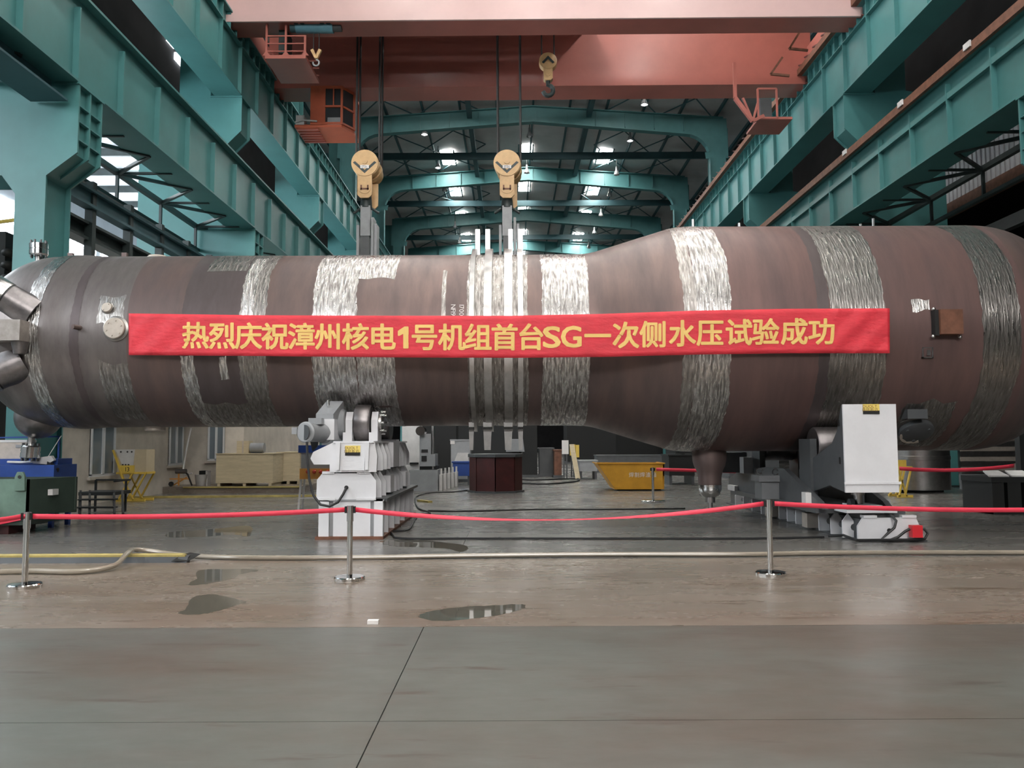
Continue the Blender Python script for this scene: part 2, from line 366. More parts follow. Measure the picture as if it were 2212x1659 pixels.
# left bay
wl = thing('wall_left', (-22.5, 50, 0), 'bright glazed outer wall of the left side bay', None, kind='structure')
part(wl, 'cladding', MB().box(-22.8, -22.5, -30, 126, 0, 15), 'leftroof', smooth=False)
pl = meshof(MB().box(-.06, 0, -2.1, 2.1, 0, 2.9), 'window_pane', 'leftglass', smooth=False)
for i in range(16): inst(wl, 'window_pane', pl, (-22.42, -4 + 5.0 * i, 9.6))
lr = thing('ceiling_left_bay', (-18, 50, 14.6), 'pale sheeted roof of the left side bay', None, kind='structure')
part(lr, 'roof_sheet', MB().box(-22.8, -14.0, -30, 126, 14.6, 14.8), 'leftroof', smooth=False)
pb = meshof(MB().box(-22.5, -14.0, -.08, .08, -.35, 0), 'purlin', 'dark_steel', smooth=False)
for i in range(26): inst(lr, 'purlin', pb, (0, 14 + 2.6 * i, 14.6))
ps = meshof(MB().box(-.45, .45, -.3, .3, -.04, 0), 'skylight_pane', 'leftglass', smooth=False)
for i in range(10): inst(lr, 'skylight_pane', ps, (-17.6, 27.0 + 5.2 * i, 14.58))
ws = thing('window_slits', (-13.95, 33, 17), 'small glowing slit windows high between the left runway girders', None, kind='structure')
for (y_, z_, a_, h_) in ((32.2, 18.0, .35, .5), (33.2, 17.6, .55, .3), (34.6, 17.2, .35, .4), (35.6, 16.9, .25, .5)): part(ws, 'slit_pane', MB().box(-14.0, -13.92, y_ - a_, y_ + a_, z_, z_ + h_), 'leftglass', smooth=False)
# right bay
wr = thing('wall_right', (26, 50, 0), 'dark corrugated wall of the right side bay', None, kind='structure')
part(wr, 'cladding', MB().box(34, 34.3, -30, 126, 0, 15), 'wallclad', smooth=False)
part(wr, 'bay_roof', MB().box(16.7, 34.3, -30, 126, 14.9, 15.1), 'wallclad', smooth=False)
mb = MB()
for i in range(150): y = 14 + i * .3; mb.box(18.6, 18.66, y, y + .17, 11.6, 14.9)
mb.box(18.66, 18.7, 14, 60, 11.6, 14.9)
part(wr, 'corrugated_sheet', mb, 'roof', smooth=False)['kind'] = 'stuff'
part(wr, 'edge_beam', MB().box(18.4, 18.75, 14, 60, 11.1, 11.6), 'rust', smooth=False)
part(wr, 'edge_beam', MB().box(18.0, 18.3, 14, 60, 9.3, 9.75), 'darkgrey_paint', smooth=False)
part(wr, 'edge_beam', MB().box(19.0, 19.3, 14, 60, 7.4, 7.8), 'darkgrey_paint', smooth=False)
for i in range(7): part(wr, 'post', MB().box(18.3, 18.6, 16 + 6 * i, 16.3 + 6 * i, 0, 11.2), 'darkgrey_paint', smooth=False)

# ---- columns
def column(s, yc, c, u, label):
    r = thing('steel_column', (s * (c + 2), yc + .5, 0), label, 'column', 'teal columns carrying the crane runways')
    def P(q, z, y): return Vector((s * q, y, z))
    lo = [(c, ZL), (c, 7.9), (c + .65, 7.4), (c + .65, 0), (c + 1.30, 0), (c + 1.30, 7.0), (c + 1.60, 7.4), (c + 3.05, 7.4), (c + 3.35, 7.0), (c + 3.35, 0), (c + 4.3, 0),
          (c + 4.3, 14.3), (u + 2.3, 14.5), (u + 2.3, 22.6), (u + 1.15, 22.6), (u + 1.15, ZU), (u, ZU), (u, 13.1), (u + .8, 12.3), (u + .8, ZL + 2.3), (c + 1.2, ZL + 2.2), (c + 1.2, ZL)]
    for nm, y in (('front_plate', yc), ('back_plate', yc + .95)):
        part(r, nm, MB().prism([P(q, z, y) for q, z in lo], (0, .05, 0)), 'teal', smooth=False)
    mb = MB()                                       # flange closing the hall side, set back between the plates
    for (q0, z0), (q1, z1) in zip(lo[:4], lo[1:4]):
        mb.prism([P(q0 + .1, z0, yc + .05), P(q1 + .1, z1, yc + .05), P(q1 + .14, z1, yc + .05), P(q0 + .14, z0, yc + .05)], (0, .9, 0))
    part(r, 'inner_flange', mb, 'teal', smooth=False)
    part(r, 'centre_flange', MB().prism([P(c, ZL, yc + .46), P(c, 7.9, yc + .46), P(c + .6, 7.45, yc + .46), P(c + .6, ZL, yc + .46)], (0, .05, 0)), 'teal', smooth=False)
    part(r, 'bearing_plate', MB().box(s * (c - .02), s * (c + 1.2), yc - .05, yc + 1.05, ZL - .05, ZL), 'teal', smooth=False)
    part(r, 'bearing_plate', MB().box(s * (u - .02), s * (u + 1.15), yc - .05, yc + 1.05, ZU - .05, ZU), 'teal', smooth=False)
    for z in (8.95, 8.6, 8.2):
        part(r, 'corbel_rib', MB().box(s * (c + .01), s * (c + .12), yc + .05, yc + .95, z, z + .03), 'teal', smooth=False)
    mb = MB()
    for (q0, z0), (q1, z1) in zip(lo[16:19], lo[17:20]):
        mb.prism([P(q0 + .1, z0, yc + .05), P(q1 + .1, z1, yc + .05), P(q1 + .14, z1, yc + .05), P(q0 + .14, z0, yc + .05)], (0, .9, 0))
    part(r, 'upper_flange', mb, 'teal', smooth=False)
    for q0, q1 in ((c + 1.27, c + 1.30), (c + 3.35, c + 3.38), (c + 4.27, c + 4.3)):
        part(r, 'leg_plate', MB().box(s * q0, s * q1, yc + .05, yc + .95, 0, 6.9), 'teal', smooth=False)
    part(r, 'base_plate', MB().box(s * (c + .5), s * (c + 4.5), yc - .15, yc + 1.15, 0, .05), 'dark_steel', smooth=False)
    return r
ordn = ['nearest', 'second', 'third', 'fourth', 'fifth', 'sixth']
for i, y in enumerate(COLS):
    column(-1, y, CL, UL, '%s teal steel column along the left crane runway' % ordn[i])
    column(1, y, CR, UR, '%s teal steel column along the right crane runway' % ordn[i])

# ---- runway girders
def girder(s, c, z0, hgt, label, upper):
    y0, y1 = 5.0, 82.0
    r = thing('runway_girder', (s * (c + .5), (y0 + y1) / 2, z0), label, 'girder', 'crane runway girders')
    def B(q0, q1, ya, yb, za, zb): return MB().box(s * (c + q0), s * (c + q1), ya, yb, z0 + za, z0 + zb)
    part(r, 'bottom_flange', B(0, 1.0, y0, y1, 0, .05), 'teal', smooth=False)
    part(r, 'top_flange', B(-.05, 1.05, y0, y1, hgt - .06, hgt), 'teal', smooth=False)
    part(r, 'web', B(.16, .20, y0, y1, .05, hgt - .06), 'teal', smooth=False)
    part(r, 'back_web', B(.80, .84, y0, y1, .05, hgt - .06), 'teal', smooth=False)
    part(r, 'rail', B(.46, .54, y0, y1, hgt, hgt + .16), 'rust', smooth=False)
    if upper:
        full = meshof(MB().box(0, s * .15, -.018, .018, 0, hgt - .11), 'stiffener', 'teal', smooth=False)
        short = meshof(MB().box(0, s * .16, -.015, .015, 0, .60), 'bracket_rib', 'teal', smooth=False)
        strip = meshof(MB().box(0, s * .16, -.94, .94, 0, .03), 'bracket_strip', 'teal', smooth=False)
    else:
        full = meshof(MB().box(0, s * .15, -.022, .022, 0, hgt - .35), 'stiffener', 'teal', smooth=False)
    for k in range(38):
        y = 7 + 2 * k
        if y > 66: break
        inst(r, 'stiffener', full, (s * (c + .02), y, z0 + .05))
        if upper:
            for dy in (.67, 1.33): inst(r, 'bracket_rib', short, (s * (c - .01), y + dy, z0 + hgt - .66))
            inst(r, 'bracket_strip', strip, (s * (c - .01), y + 1, z0 + hgt - .69))
    if not upper:                                    # level lattice that stiffens the girder sideways
        part(r, 'lattice_chord', B(2.0, 2.15, y0, y1, -.05, .10), 'dark_steel', smooth=False)
        for k in range(17):
            y = 7 + 2.9 * k
            part(r, 'lattice_brace', MB().bar((s * (c + .5), y, z0), (s * (c + 2.05), y + 1.45, z0), .09, .09).bar((s * (c + 2.05), y + 1.45, z0), (s * (c + .5), y + 2.9, z0), .09, .09), 'dark_steel', smooth=False)
            part(r, 'lattice_brace', MB().bar((s * (c + 2.05), y + 1.45, z0), (s * (c + .5), y + 1.45, z0), .07, .07).bar((s * (c + 2.07), y + 1.45, z0 + .05), (s * (c + 2.07), y + 1.45, z0 - .8), .08, .08), 'dark_steel', smooth=False)
        part(r, 'lattice_chord', B(2.0, 2.14, 17, 60, -.85, -.75), 'dark_steel', smooth=False)
    return r
gLL = girder(-1, CL, ZL, 1.98, 'lower teal crane runway girder on the left side', False)
gLR = girder(1, CR, ZL, 1.98, 'lower teal crane runway girder on the right side', False)
gUL = girder(-1, UL, ZU, 2.55, 'upper teal crane runway girder with ribbed top on the left', True)
gUR = girder(1, UR, ZU, 2.55, 'upper teal crane runway girder with ribbed top on the right', True)
part(gLR, 'conductor_rail', MB().box(CR - .12, CR - .02, 5, 66, ZL + 1.86, ZL + 2.1), 'rust', 'brown conductor rail along the top edge', smooth=False)
part(gLR, 'conduit', MB().box(CR + .03, CR + .15, 5, 66, ZL + 1.25, ZL + 1.42), 'teal', smooth=False)
for py_y in (16.5, 19.5, 23, 27): part(gLR, 'collector_clip', MB().box(CR - .16, CR - .12, py_y, py_y + .3, ZL + 1.98, ZL + 2.14), 'offwhite', smooth=False)
part(gLL, 'surge_beam', MB().box(-10.3, -9.5, 5, 16.9, 8.98, 9.03).box(-9.93, -9.87, 5, 16.9, 9.03, ZL), 'teal_dull', smooth=False)
part(gUR, 'cable_tray', MB().box(UR - .25, UR - .05, 5, 66, ZU + 2.5, ZU + 2.75), 'rust', 'dark red cable tray on top', smooth=False)
mb = MB()
for k in range(60): y = 8 + k * .9; mb.bar((UR - .2, y, ZU + 2.7), (UR - .15, y + .9, ZU + 2.95 + .12 * random.random()), .05, .05)
part(gUR, 'cable_bundle', mb, 'oxblood', smooth=False)
# walkway truss between the two nearest left columns
tr = thing('walkway_truss', (-10.5, 23, 6.5), 'dark steel walkway truss between the two nearest left columns', 'truss')
part(tr, 'top_chord', MB().box(-10.75, -10.45, 18.06, 28.94, 7.55, 7.62).box(-10.75, -10.45, 18, 29, 7.95, 8.02).box(-10.62, -10.58, 18, 29, 7.6, 7.98), 'teal_dull', smooth=False)
part(tr, 'bottom_chord', MB().box(-11.0, -10.6, 18, 29, 6.75, 6.82).box(-11.0, -10.6, 18, 29, 7.15, 7.22).box(-10.84, -10.78, 18, 29, 6.8, 7.18), 'dark_steel', smooth=False)
for y in (20, 22, 24, 26, 28): part(tr, 'post', MB().box(-10.72, -10.52, y, y + .18, 5.0, 8.25), 'dark_steel', smooth=False)

# ---- portal frames of the roof
def frame(yc, label):
    r = thing('portal_frame', (RXC, yc, 16), label, 'roof frame', 'teal portal frames under the roof')
    inner = [(-10.3, 16.0), (-10.3, 20.5)]
    for k in range(1, 7): a = math.pi - k * math.pi / 2 / 6; inner.append((-10.3 + 1.7 + 1.7 * math.cos(a), 20.5 + 1.62 * math.sin(a)))
    inner += [(RXC, 22.9)]
    for k in range(7): a = math.pi / 2 - k * math.pi / 2 / 6; inner.append((13.2 - 1.7 + 1.7 * math.cos(a), 20.4 + 1.62 * math.sin(a)))
    inner += [(13.2, 16.0)]
    outer = []
    for i, (x, z) in enumerate(inner):
        if i < 2: outer.append((-11.3, z))
        elif i >= len(inner) - 2: outer.append((14.2, z))
        else:
            t = (x + 10.3) / 23.5
            xo = x if 0.08 < t < 0.92 else (-11.3 + (x + 10.3) * 1.59 if t < .5 else 14.2 + (x - 13.2) * 1.59)
            outer.append((xo, 23.1 + .85 * (1 - abs(xo - RXC) / 12.75)))
    mb = MB()
    for i in range(len(inner) - 1):
        a, b, c, d = inner[i], inner[i + 1], outer[i + 1], outer[i]
        mb.prism([(a[0], yc, a[1]), (b[0], yc, b[1]), (c[0], yc, c[1]), (d[0], yc, d[1])], (0, .04, 0))
    part(r, 'web', mb, 'teal_frame', smooth=False)
    for nm, path in (('inner_flange', inner), ('outer_flange', outer)):
        mb = MB()
        for a, b in zip(path[:-1], path[1:]):
            mb.bar((a[0], yc + .02, a[1]), (b[0], yc + .02, b[1]), .5, .05) if abs(a[0] - b[0]) > 1e-3 else mb.box(a[0] - .025, a[0] + .025, yc - .23, yc + .27, a[1], b[1])
        part(r, nm, mb, 'teal_frame', smooth=False)
    st = meshof(MB().box(-.02, .02, -.14, 0, 0, .95), 'web_stiffener', 'teal_frame', smooth=False)
    for k in range(11):
        x = -8 + 1.95 * k
        inst(r, 'web_stiffener', st, (x, yc, 22.9 - .75 * abs(x - RXC) / 11.5))
    return r
for i in range(6):
    frame(52.6 + 12 * i, '%s teal portal frame with rounded corners under the roof' % ['nearest visible', 'second visible', 'third visible', 'fourth visible', 'fifth visible', 'farthest'][i])

# ---- hanging high-bay lamps
def lamp(px, py, Y, label, lit=True):
    Yq = 40.0
    while Yq < 118 and D(px, py, Yq).z < roofz(D(px, py, Yq).x) - 1.5: Yq += .25
    x, y, z = D(px, py, Yq)
    r = thing('high_bay_lamp', (x, y, z), label, 'lamp', 'high bay lamps hanging from the roof')
    part(r, 'rod', MB().cyl((x, y, z + .35), (x, y, roofz(x)), .025, n=6), 'dark_steel')
    part(r, 'housing', MB().cyl((x, y, z + .1), (x, y, z + .4), .09, .07, n=12), 'grey_paint')
    part(r, 'reflector', MB().lathe((x, y, z - .25), (0, 0, 1), [(0, .22), (.2, .17), (.36, .08)], 14, caps=False), 'grey_paint')
    part(r, 'lens', MB().sphere((x, y, z - .2), .11, 10, 6), 'lampglass' if lit else 'alu')
Lp = [(917, 283, 50, 'bright'), (1144, 288, 50, 'unlit'), (1361, 297, 50, 'bright'), (1392, 218, 44, 'bright'), (946, 356, 60, 'bright'), (1138, 367, 60, 'unlit'), (1332, 371, 60, 'unlit'), (961, 406, 68, 'unlit'),
      (1317, 417, 68, 'unlit'), (1298, 461, 78, 'unlit'), (983, 487, 84, 'unlit'), (1284, 499, 84, 'unlit'), (993, 521, 94, 'unlit'), (1272, 531, 94, 'unlit')]
for px, py, Y, st in Lp:
    side = 'left' if px < 1060 else ('middle' if px < 1200 else 'right')
    dist = {50: 'nearest', 44: 'above the nearest', 60: 'second', 68: 'third', 78: 'fourth', 84: 'fifth', 94: 'farthest'}[Y]
    lamp(px, py, Y, '%s high bay lamp hanging in the %s row, %s side' % (st, dist, side), st == 'bright')

# ================================================================== THE PRESSURE VESSEL
YA, ZA = 16.23, 3.69                                  # axis of the vessel, along X
RN, RW = 1.71, 2.24                                   # narrow / wide radius
XL, XR, XC0, XC1 = -8.90, 9.00, 1.49, 3.22            # left tangent, right tangent, cone start and end
AL, AR = 1.60, 1.80                                   # depth of the left / right heads
def RAD(x):
    if x < XL: t = (XL - x) / AL; return RN * math.sqrt(max(0.0, 1 - t * t))
    if x < XC0 - .25: return RN + (0.028 * math.sin(math.pi * (x - XL) / .75) if x < XL + .75 else 0)
    if x < XC1 + .25:
        def lin(q): return RN + (RW - RN) * min(1, max(0, (q - XC0) / (XC1 - XC0)))
        return sum(lin(x + d) for d in (-.2, -.1, 0, .1, .2)) / 5
    if x <= XR: return RW
    t = (x - XR) / AR; return RW * math.sqrt(max(0.0, 1 - abs(t) ** 2.15))
def VP(x, phi, r): return Vector((x, YA - r * math.cos(phi), ZA + r * math.sin(phi)))
def hit(px, py):
    """first point of the vessel skin seen at a pixel -> (x, phi, point)"""
    d = ray(px, py); o = Vector((0, 0, CAMH)); t = 12.0
    while t < 18.5:
        p = o + d * t
        if (p.y - YA) ** 2 + (p.z - ZA) ** 2 <= RAD(p.x) ** 2:
            return p.x, math.atan2(p.z - ZA, YA - p.y), p
        t += .004
    return None
def jag(seed, amp):
    rnd = random.Random(seed); c = [(rnd.uniform(3, 9), rnd.random() * 6.3), (rnd.uniform(14, 30), rnd.random() * 6.3), (rnd.uniform(45, 80), rnd.random() * 6.3)]
    return lambda t: amp * (.55 * math.sin(c[0][0] * t + c[0][1]) + .3 * math.sin(c[1][0] * t + c[1][1]) + .3 * math.sin(c[2][0] * t + c[2][1]))
def skin(x0, x1, nx, p0=-math.pi, p1=math.pi, npn=144, proud=0.0, ja=0.0, seed=1, jp=0.0, xs=None):
    """patch of the vessel surface; jagged ends when ja > 0"""
    mb = MB(); j0, j1 = jag(seed, ja), jag(seed + 50, ja); k0, k1 = jag(seed + 7, jp), jag(seed + 77, jp)
    for i in range(nx + 1):
        s = i / nx
        for k in range(npn + 1):
            t = k / npn; ph = p0 + (p1 - p0) * t
            if jp: ph += (k0(s * 3) * (1 - t) + k1(s * 3) * t)
            x = xs[i] if xs else (x0 + j0(ph)) * (1 - s) + (x1 + j1(ph)) * s
            r = RAD(x) + proud
            mb.uv[len(mb.v)] = (x, ph * 1.9)
            mb.v.append(tuple(VP(x, ph, r)))
    w_ = npn + 1
    for i in range(nx):
        for k in range(npn): mb.f.append((i * w_ + k, i * w_ + k + 1, (i + 1) * w_ + k + 1, (i + 1) * w_ + k))
    return mb
ves = thing('pressure_vessel', (0, YA, 0), 'huge brown steel steam vessel with ground weld bands lying on roller stands', 'vessel')
def XM(px, py=722): return hit(px, py)[0]
xg = XM(272)                                           # grey forging ends, brown shell begins
part(ves, 'channel_head', skin(0, 0, 20, xs=[XL - AL * math.sin(math.pi / 2 * (1 - i / 20)) + (0.0005 if i == 0 else 0) for i in range(21)]), 'oxide_grey')
part(ves, 'tubesheet_forging', skin(XL, xg, 14), 'oxide_grey')
part(ves, 'lower_shell', skin(xg, XC0 - .3, 8), 'oxide')
part(ves, 'transition_cone', skin(XC0 - .3, XC1 + .3, 20), 'oxide')
part(ves, 'upper_shell', skin(XC1 + .3, XR, 6), 'oxide_red')
part(ves, 'elliptical_head', skin(0, 0, 24, xs=[XR + AR * math.sin(math.pi / 2 * i / 24) - (0.0005 if i == 24 else 0) for i in range(25)]), 'oxide')
def band(px0, px1, m='ground', y0=None, y1=None, ja=.03, jp=0.0, py=722, seed=None, proud=.004, name='ground_weld_band'):
    xa, xb = XM(px0, py), XM(px1, py); p0, p1 = -math.pi, math.pi; n = 200
    if y0 is not None:                                  # rows bounded by picture heights y0 (upper) .. y1 (lower)
        pc = (px0 + px1) / 2
        hu = hit(pc, y0) if y0 else None; hl = hit(pc, y1) if y1 else None
        p1 = hu[1] if hu else math.pi * .6; p0 = hl[1] if hl else -math.pi * .6; n = max(10, int(60 * (p1 - p0)))
    return part(ves, name, skin(xa, xb, 4, p0, p1, n, proud, ja, seed or int(px0), jp), m)
band(52, 84, ja=.025, py=700)                            # seam of the left head
band(90, 150, 'oxide_grey', ja=.02, proud=.002, name='scraped_band')
band(150, 168, 'oxide_dark', ja=.02, proud=.003, name='dark_ring')
band(206, 272, 'ground_dull', 780, 905, ja=.03, jp=.05)
band(208, 262, 'ground_dull', 640, 700, ja=.03, jp=.04, proud=.003)
band(392, 520, 'oxide_dark', ja=.015, proud=.002, name='dark_ring')
band(424, 512, 'ground_dull', 0, 585, ja=.02, jp=.03, proud=.005)
band(386, 416, 'ground', 768, 0, ja=.025, jp=.02, proud=.006)
band(416, 520, 'ground_dull', 868, 0, ja=.01, jp=.05, proud=.005)
band(470, 487, 'ground', 770, 820, ja=.012, jp=.02, proud=.006)
band(515, 571, 'ground_dull', ja=.03)
band(517, 545, 'ground', 560, 690, ja=.03, jp=.05, proud=.006)
band(672, 768, 'ground', ja=.03)
band(768, 848, 'ground', 0, 603, ja=.02, jp=.03, proud=.0045)
band(768, 852, 'ground', 765, 880, ja=.02, jp=.04, proud=.0045)
band(768, 852, 'ground_dull', 880, 0, ja=.02, jp=.03, proud=.0042)
band(953, 962, 'ground_dull', 585, 690, ja=.006, jp=.02)
band(1009, 1141, 'ground_dull', ja=.02)
band(1172, 1275, 'ground', ja=.018)
band(1478, 1506, 'ground_dull', ja=.03, proud=.0045)
band(1504, 1581, 'ground', ja=.035)
band(1795, 1916, 'ground_dull', ja=.03)
band(1770, 1795, 'oxide_dark', ja=.02, proud=.002, name='dark_ring')
band(2118, 2200, 'ground_dull', ja=.03, py=640)
# tie-down rings with lugs standing above and below
for (a, b, lx) in ((1014, 1024, 1032.5), (1045, 1062, 1054), (1089, 1107, 1103), (1119, 1130, 1124)):
    x0, x1 = XM(a), XM(b); xc = D(lx, 530, YA).x
    part(ves, 'tie_down_ring', MB().lathe((x0, YA, ZA), (1, 0, 0), [(0, RN - .02), (0, RN + .12), (x1 - x0, RN + .12), (x1 - x0, RN - .02)], 128, caps=False), 'steel')
    zt = D(lx, 500, YA).z
    part(ves, 'top_lug', MB().box(xc - .045, xc + .045, YA - .18, YA + .18, ZA + RN, zt), 'steel', smooth=False)
    wl_ = .05 if b - a < 13 else .085; xb = D((a + b) / 2, 950, YA - .6).x
    part(ves, 'bottom_lug', MB().prism([(xb - wl_, YA - .75, ZA - 1.66), (xb + wl_, YA - .75, ZA - 1.66), (xb + wl_ * .7, YA - .75, D(1100, 972, YA - .75).z), (xb - wl_ * .7, YA - .75, D(1100, 972, YA - .75).z)], (0, .14, 0)), 'steel', smooth=False)
    part(ves, 'clamp_pad', MB().box(xb - wl_ - .01, xb + wl_ + .01, YA - .84, YA - .72, D(1100, 928, YA - .8).z, D(1100, 922, YA - .8).z), 'chrome', smooth=False)
# covers, nozzles and pads
def cover(px, py, rpx, th, m, label=None, bolts=0, name='nozzle_cover', rim='ground_dull'):
    x, ph, p = hit(px, py); r = rpx * p.y / F; n = Vector((0, -math.cos(ph), math.sin(ph)))
    c = part(ves, name, MB().lathe(p - n * .06, n, [(0, r), (.06 + th, r), (.06 + th + .012, r * .93)], 40), m, label)
    if rim: part(ves, 'weld_collar', MB().lathe(p - n * .08, n, [(0, r * 1.22), (.085, r * 1.22), (.10, r * 1.05)], 40), rim)
    e1 = Vector((1, 0, 0)); e2 = n.cross(e1)
    for k in range(bolts):
        a = 2 * math.pi * (k + .3) / bolts; q = p + n * (th + .01) + (e1 * math.cos(a) + e2 * math.sin(a)) * r * .72
        part(c, 'bolt_head', MB().cyl(q, q + n * .02, r * .09, n=8), m)
    return c
cover(250, 710, 23, .07, 'pad', 'pale round nozzle cover with bolt heads', 6)
cover(233, 666, 11, .05, 'pad', 'small pale round plug cover', 2)
hc = cover(1976, 926, 36, .10, 'darkgrey_paint', 'dark round hand-hole cover with pale torn tape', 3)
x, ph, p = hit(172, 708); n = Vector((-.55, -math.cos(ph), math.sin(ph))).normalized()
part(ves, 'lifting_pin', MB().cyl(p - n * .03, p + n * .13, .045, n=16), 'oxide')
for px, y in ((341, 551), ):
    q = Vector((D(px, y, YA).x, YA, ZA + RN)); part(ves, 'top_cover', MB().lathe(q - Vector((0, 0, .03)), (0, 0, 1), [(0, .19), (.06, .19), (.08, .17)], 32), 'pad')
    q = Vector((D(335, 930, YA).x, YA, ZA - RN)); part(ves, 'bottom_cover', MB().lathe(q + Vector((0, 0, .05)), (0, 0, -1), [(0, .2), (.11, .2), (.13, .18)], 32), 'pad')
for px in (280, 165):
    q = Vector((D(px, 555, YA).x, YA - .2, ZA + RN - .02)); part(ves, 'small_lug', MB().box(q.x - .05, q.x + .05, q.y - .04, q.y + .04, q.z, q.z + .09), 'oxide', smooth=False)
for px, yt in ((1497, 474), (1597, 482), (1859, 484), (1887, 472)):
    b = D(px, 491, YA); t = D(px, yt, YA); part(ves, 'top_rod', MB().cyl((b.x, YA, ZA + RW - .02), (b.x, YA, t.z), .028, n=10), 'steel')
# right-hand square box, small frame and ground spot
x, ph, p = hit(2052, 694); n = Vector((0, -math.cos(ph), math.sin(ph)))
a0, a1 = D(2031, 668, p.y - .18), D(2082, 721, p.y - .18)
bb = part(ves, 'bracket_box', MB().box(a0.x, a1.x, p.y - .18, p.y + .1, a1.z, a0.z), 'rust', 'rust-brown square bracket box', smooth=False)
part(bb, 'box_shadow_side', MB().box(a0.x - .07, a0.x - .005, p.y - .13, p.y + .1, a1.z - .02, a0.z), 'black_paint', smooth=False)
for cx_, cz_ in ((a0.x - .08, a1.z - .03), (a1.x, a1.z - .04), (a0.x - .05, a0.z + .02)):
    part(bb, 'weld_tack', MB().sphere((cx_, p.y - .06, cz_), .035, 10, 6), 'steel')
x, ph, p = hit(2003, 762); s_ = 12 * p.y / F
mb = MB()
for (dx0, dx1, dz0, dz1) in ((-s_, s_, s_ * .8, s_), (-s_, s_, -s_, -s_ * .8), (-s_, -s_ * .75, -s_, s_), (s_ * .75, s_, -s_, s_), (-s_ * .1, s_ * .5, -s_ * .5, s_ * .5)): mb.box(p.x + dx0, p.x + dx1, p.y - .02, p.y + .05, p.z + dz0, p.z + dz1)
part(ves, 'square_weld_frame', mb, 'steel', smooth=False)
band(1968, 2006, 'ground', 648, 672, ja=.03, jp=.02, py=660, name='ground_spot')
band(1945, 2055, 'ground_dull', 868, 962, ja=.05, jp=.04, py=900, seed=5, proud=.003, name='ground_spot')
x, ph, p = hit(1976, 926); n = Vector((0, -math.cos(ph), math.sin(ph))); e1 = Vector((1, 0, 0)); e2 = n.cross(e1); r_ = 36 * p.y / F
e2 = e2 if e2.z > 0 else -e2
tpz = [p + n * .118 + (e1 * math.cos(a_) + e2 * math.sin(a_)) * r_ * .97 for a_ in [math.pi * (1.02 + .09 * k) for k in range(8)]] + [p + n * .118 + (e1 * math.cos(a_) + e2 * math.sin(a_)) * r_ * f_ for a_, f_ in [(math.pi * (1.65 - .09 * k), (.72, .84, .78, .86, .8, .85, .8, .86)[k]) for k in range(8)]]
part(hc, 'torn_tape', MB().prism(tpz, n * .006), 'pad', smooth=False)
x, ph, p = hit(1975, 893); part(ves, 'handle_block', MB().box(p.x - .2, p.x + .16, p.y - .16, p.y + .1, p.z - .1, p.z + .07), 'darkgrey_paint', smooth=False)
# bottom blow-down nozzle below the wide shell
b = D(1532, 985, YA); zb = [D(1532, y_, YA).z for y_ in (978, 995, 1020, 1045, 1065, 1074, 1085, 1098)]
zy = lambda y_: D(1532, y_, YA).z
nz = part(ves, 'blowdown_nozzle', MB().lathe((b.x, YA, 0), (0, 0, 1), [(zy(1074), .08), (zy(1071), .16), (zy(1064), .205), (zy(1055), .225), (zy(1032), .228), (zy(1018), .25), (zy(1006), .305), (zy(995), .33), (zy(985), .335), (zy(970), .33)], 40), 'oxide')
part(nz, 'ground_end', MB().lathe((b.x, YA, 0), (0, 0, 1), [(zy(1074) - .004, .085), (zy(1071), .165), (zy(1064), .21), (zy(1055), .23), (zy(1047), .231)], 40, caps=False), 'chrome')
part(nz, 'drain_stub', MB().cyl((b.x, YA, zb[7]), (b.x, YA, zb[5]), .05, n=14).cyl((b.x, YA, zb[6]), (b.x, YA, zb[5]), .10, n=14), 'steel')
# nozzles of the left head
def flange(p, ax, r, name='vent_nozzle', length=.3, parent=None):
    """small pipe with a bolted pair of flanges at the end"""
    ax = Vector(ax).normalized(); p = Vector(p)
    o_ = part(parent or ves, name, MB().lathe(p, ax, [(0, r * .42), (length * .5, r * .34), (length, r * .42)], 24), 'steel')
    f_ = part(o_, 'bolted_flange', MB().lathe(p + ax * length, ax, [(0, r * .85), (.03, r), (.12, r), (.121, r * .93), (.14, r * .93), (.141, r), (.24, r), (.25, r * .95)], 32), 'chrome') if parent is None else None
    if f_ is None: f_ = o_
    e1 = ax.orthogonal().normalized(); e2 = ax.cross(e1)
    if parent is None:
        mb = MB()
        for k in range(8):
            a = 2 * math.pi * k / 8; q = p + ax * (length - .04) + (e1 * math.cos(a) + e2 * math.sin(a)) * r * .8; mb.cyl(q, q + ax * .35, .022, n=8)
        part(o_, 'flange_bolts', mb, 'darkgrey_paint')
    return o_
q = D(84, 572, YA); flange((q.x, YA, ZA + RAD(q.x) - .05), (-.03, 0, 1), .175, length=D(84, 556, YA).z - ZA - RAD(q.x) + .08)
q = D(65, 900, YA - .35)
bowl = part(ves, 'drain_bowl', MB().sphere((q.x + .02, YA - .1, q.z), .43, 32, 18), 'forged')
q2 = D(50, 940, YA - .1); q3 = D(50, 962, YA - .1)
flange((q.x - .1, YA - .1, q2.z), (-.05, 0, -1), .175, 'drain_nozzle', length=q2.z - q3.z)
def big_nozzle(px, py, ax, r, ln, nm):
    h_ = hit(px, py); p = h_[2] if h_ else D(px, py, YA - 1.2); ax = Vector(ax).normalized()
    o_ = part(ves, nm, MB().lathe(p - ax * .35, ax, [(0, r * 1.12), (.3, r * 1.05), (.42, r), (.42 + ln, r)], 40), 'forged')
    part(o_, 'seal_gap', MB().lathe(p + ax * (.07 + ln), ax, [(0, r * .98), (.03, r * .98)], 40), 'black')
    part(o_, 'blind_flange', MB().lathe(p + ax * (.10 + ln), ax, [(0, r * 1.04), (.26, r * 1.04), (.28, r)], 40), 'steel')
big_nozzle(36, 655, (-.80, -.30, .52), .27, .10, 'primary_nozzle')
big_nozzle(10, 800, (-.80, -.35, -.48), .30, .08, 'manway_nozzle')
p = D(24, 712, 14.3)
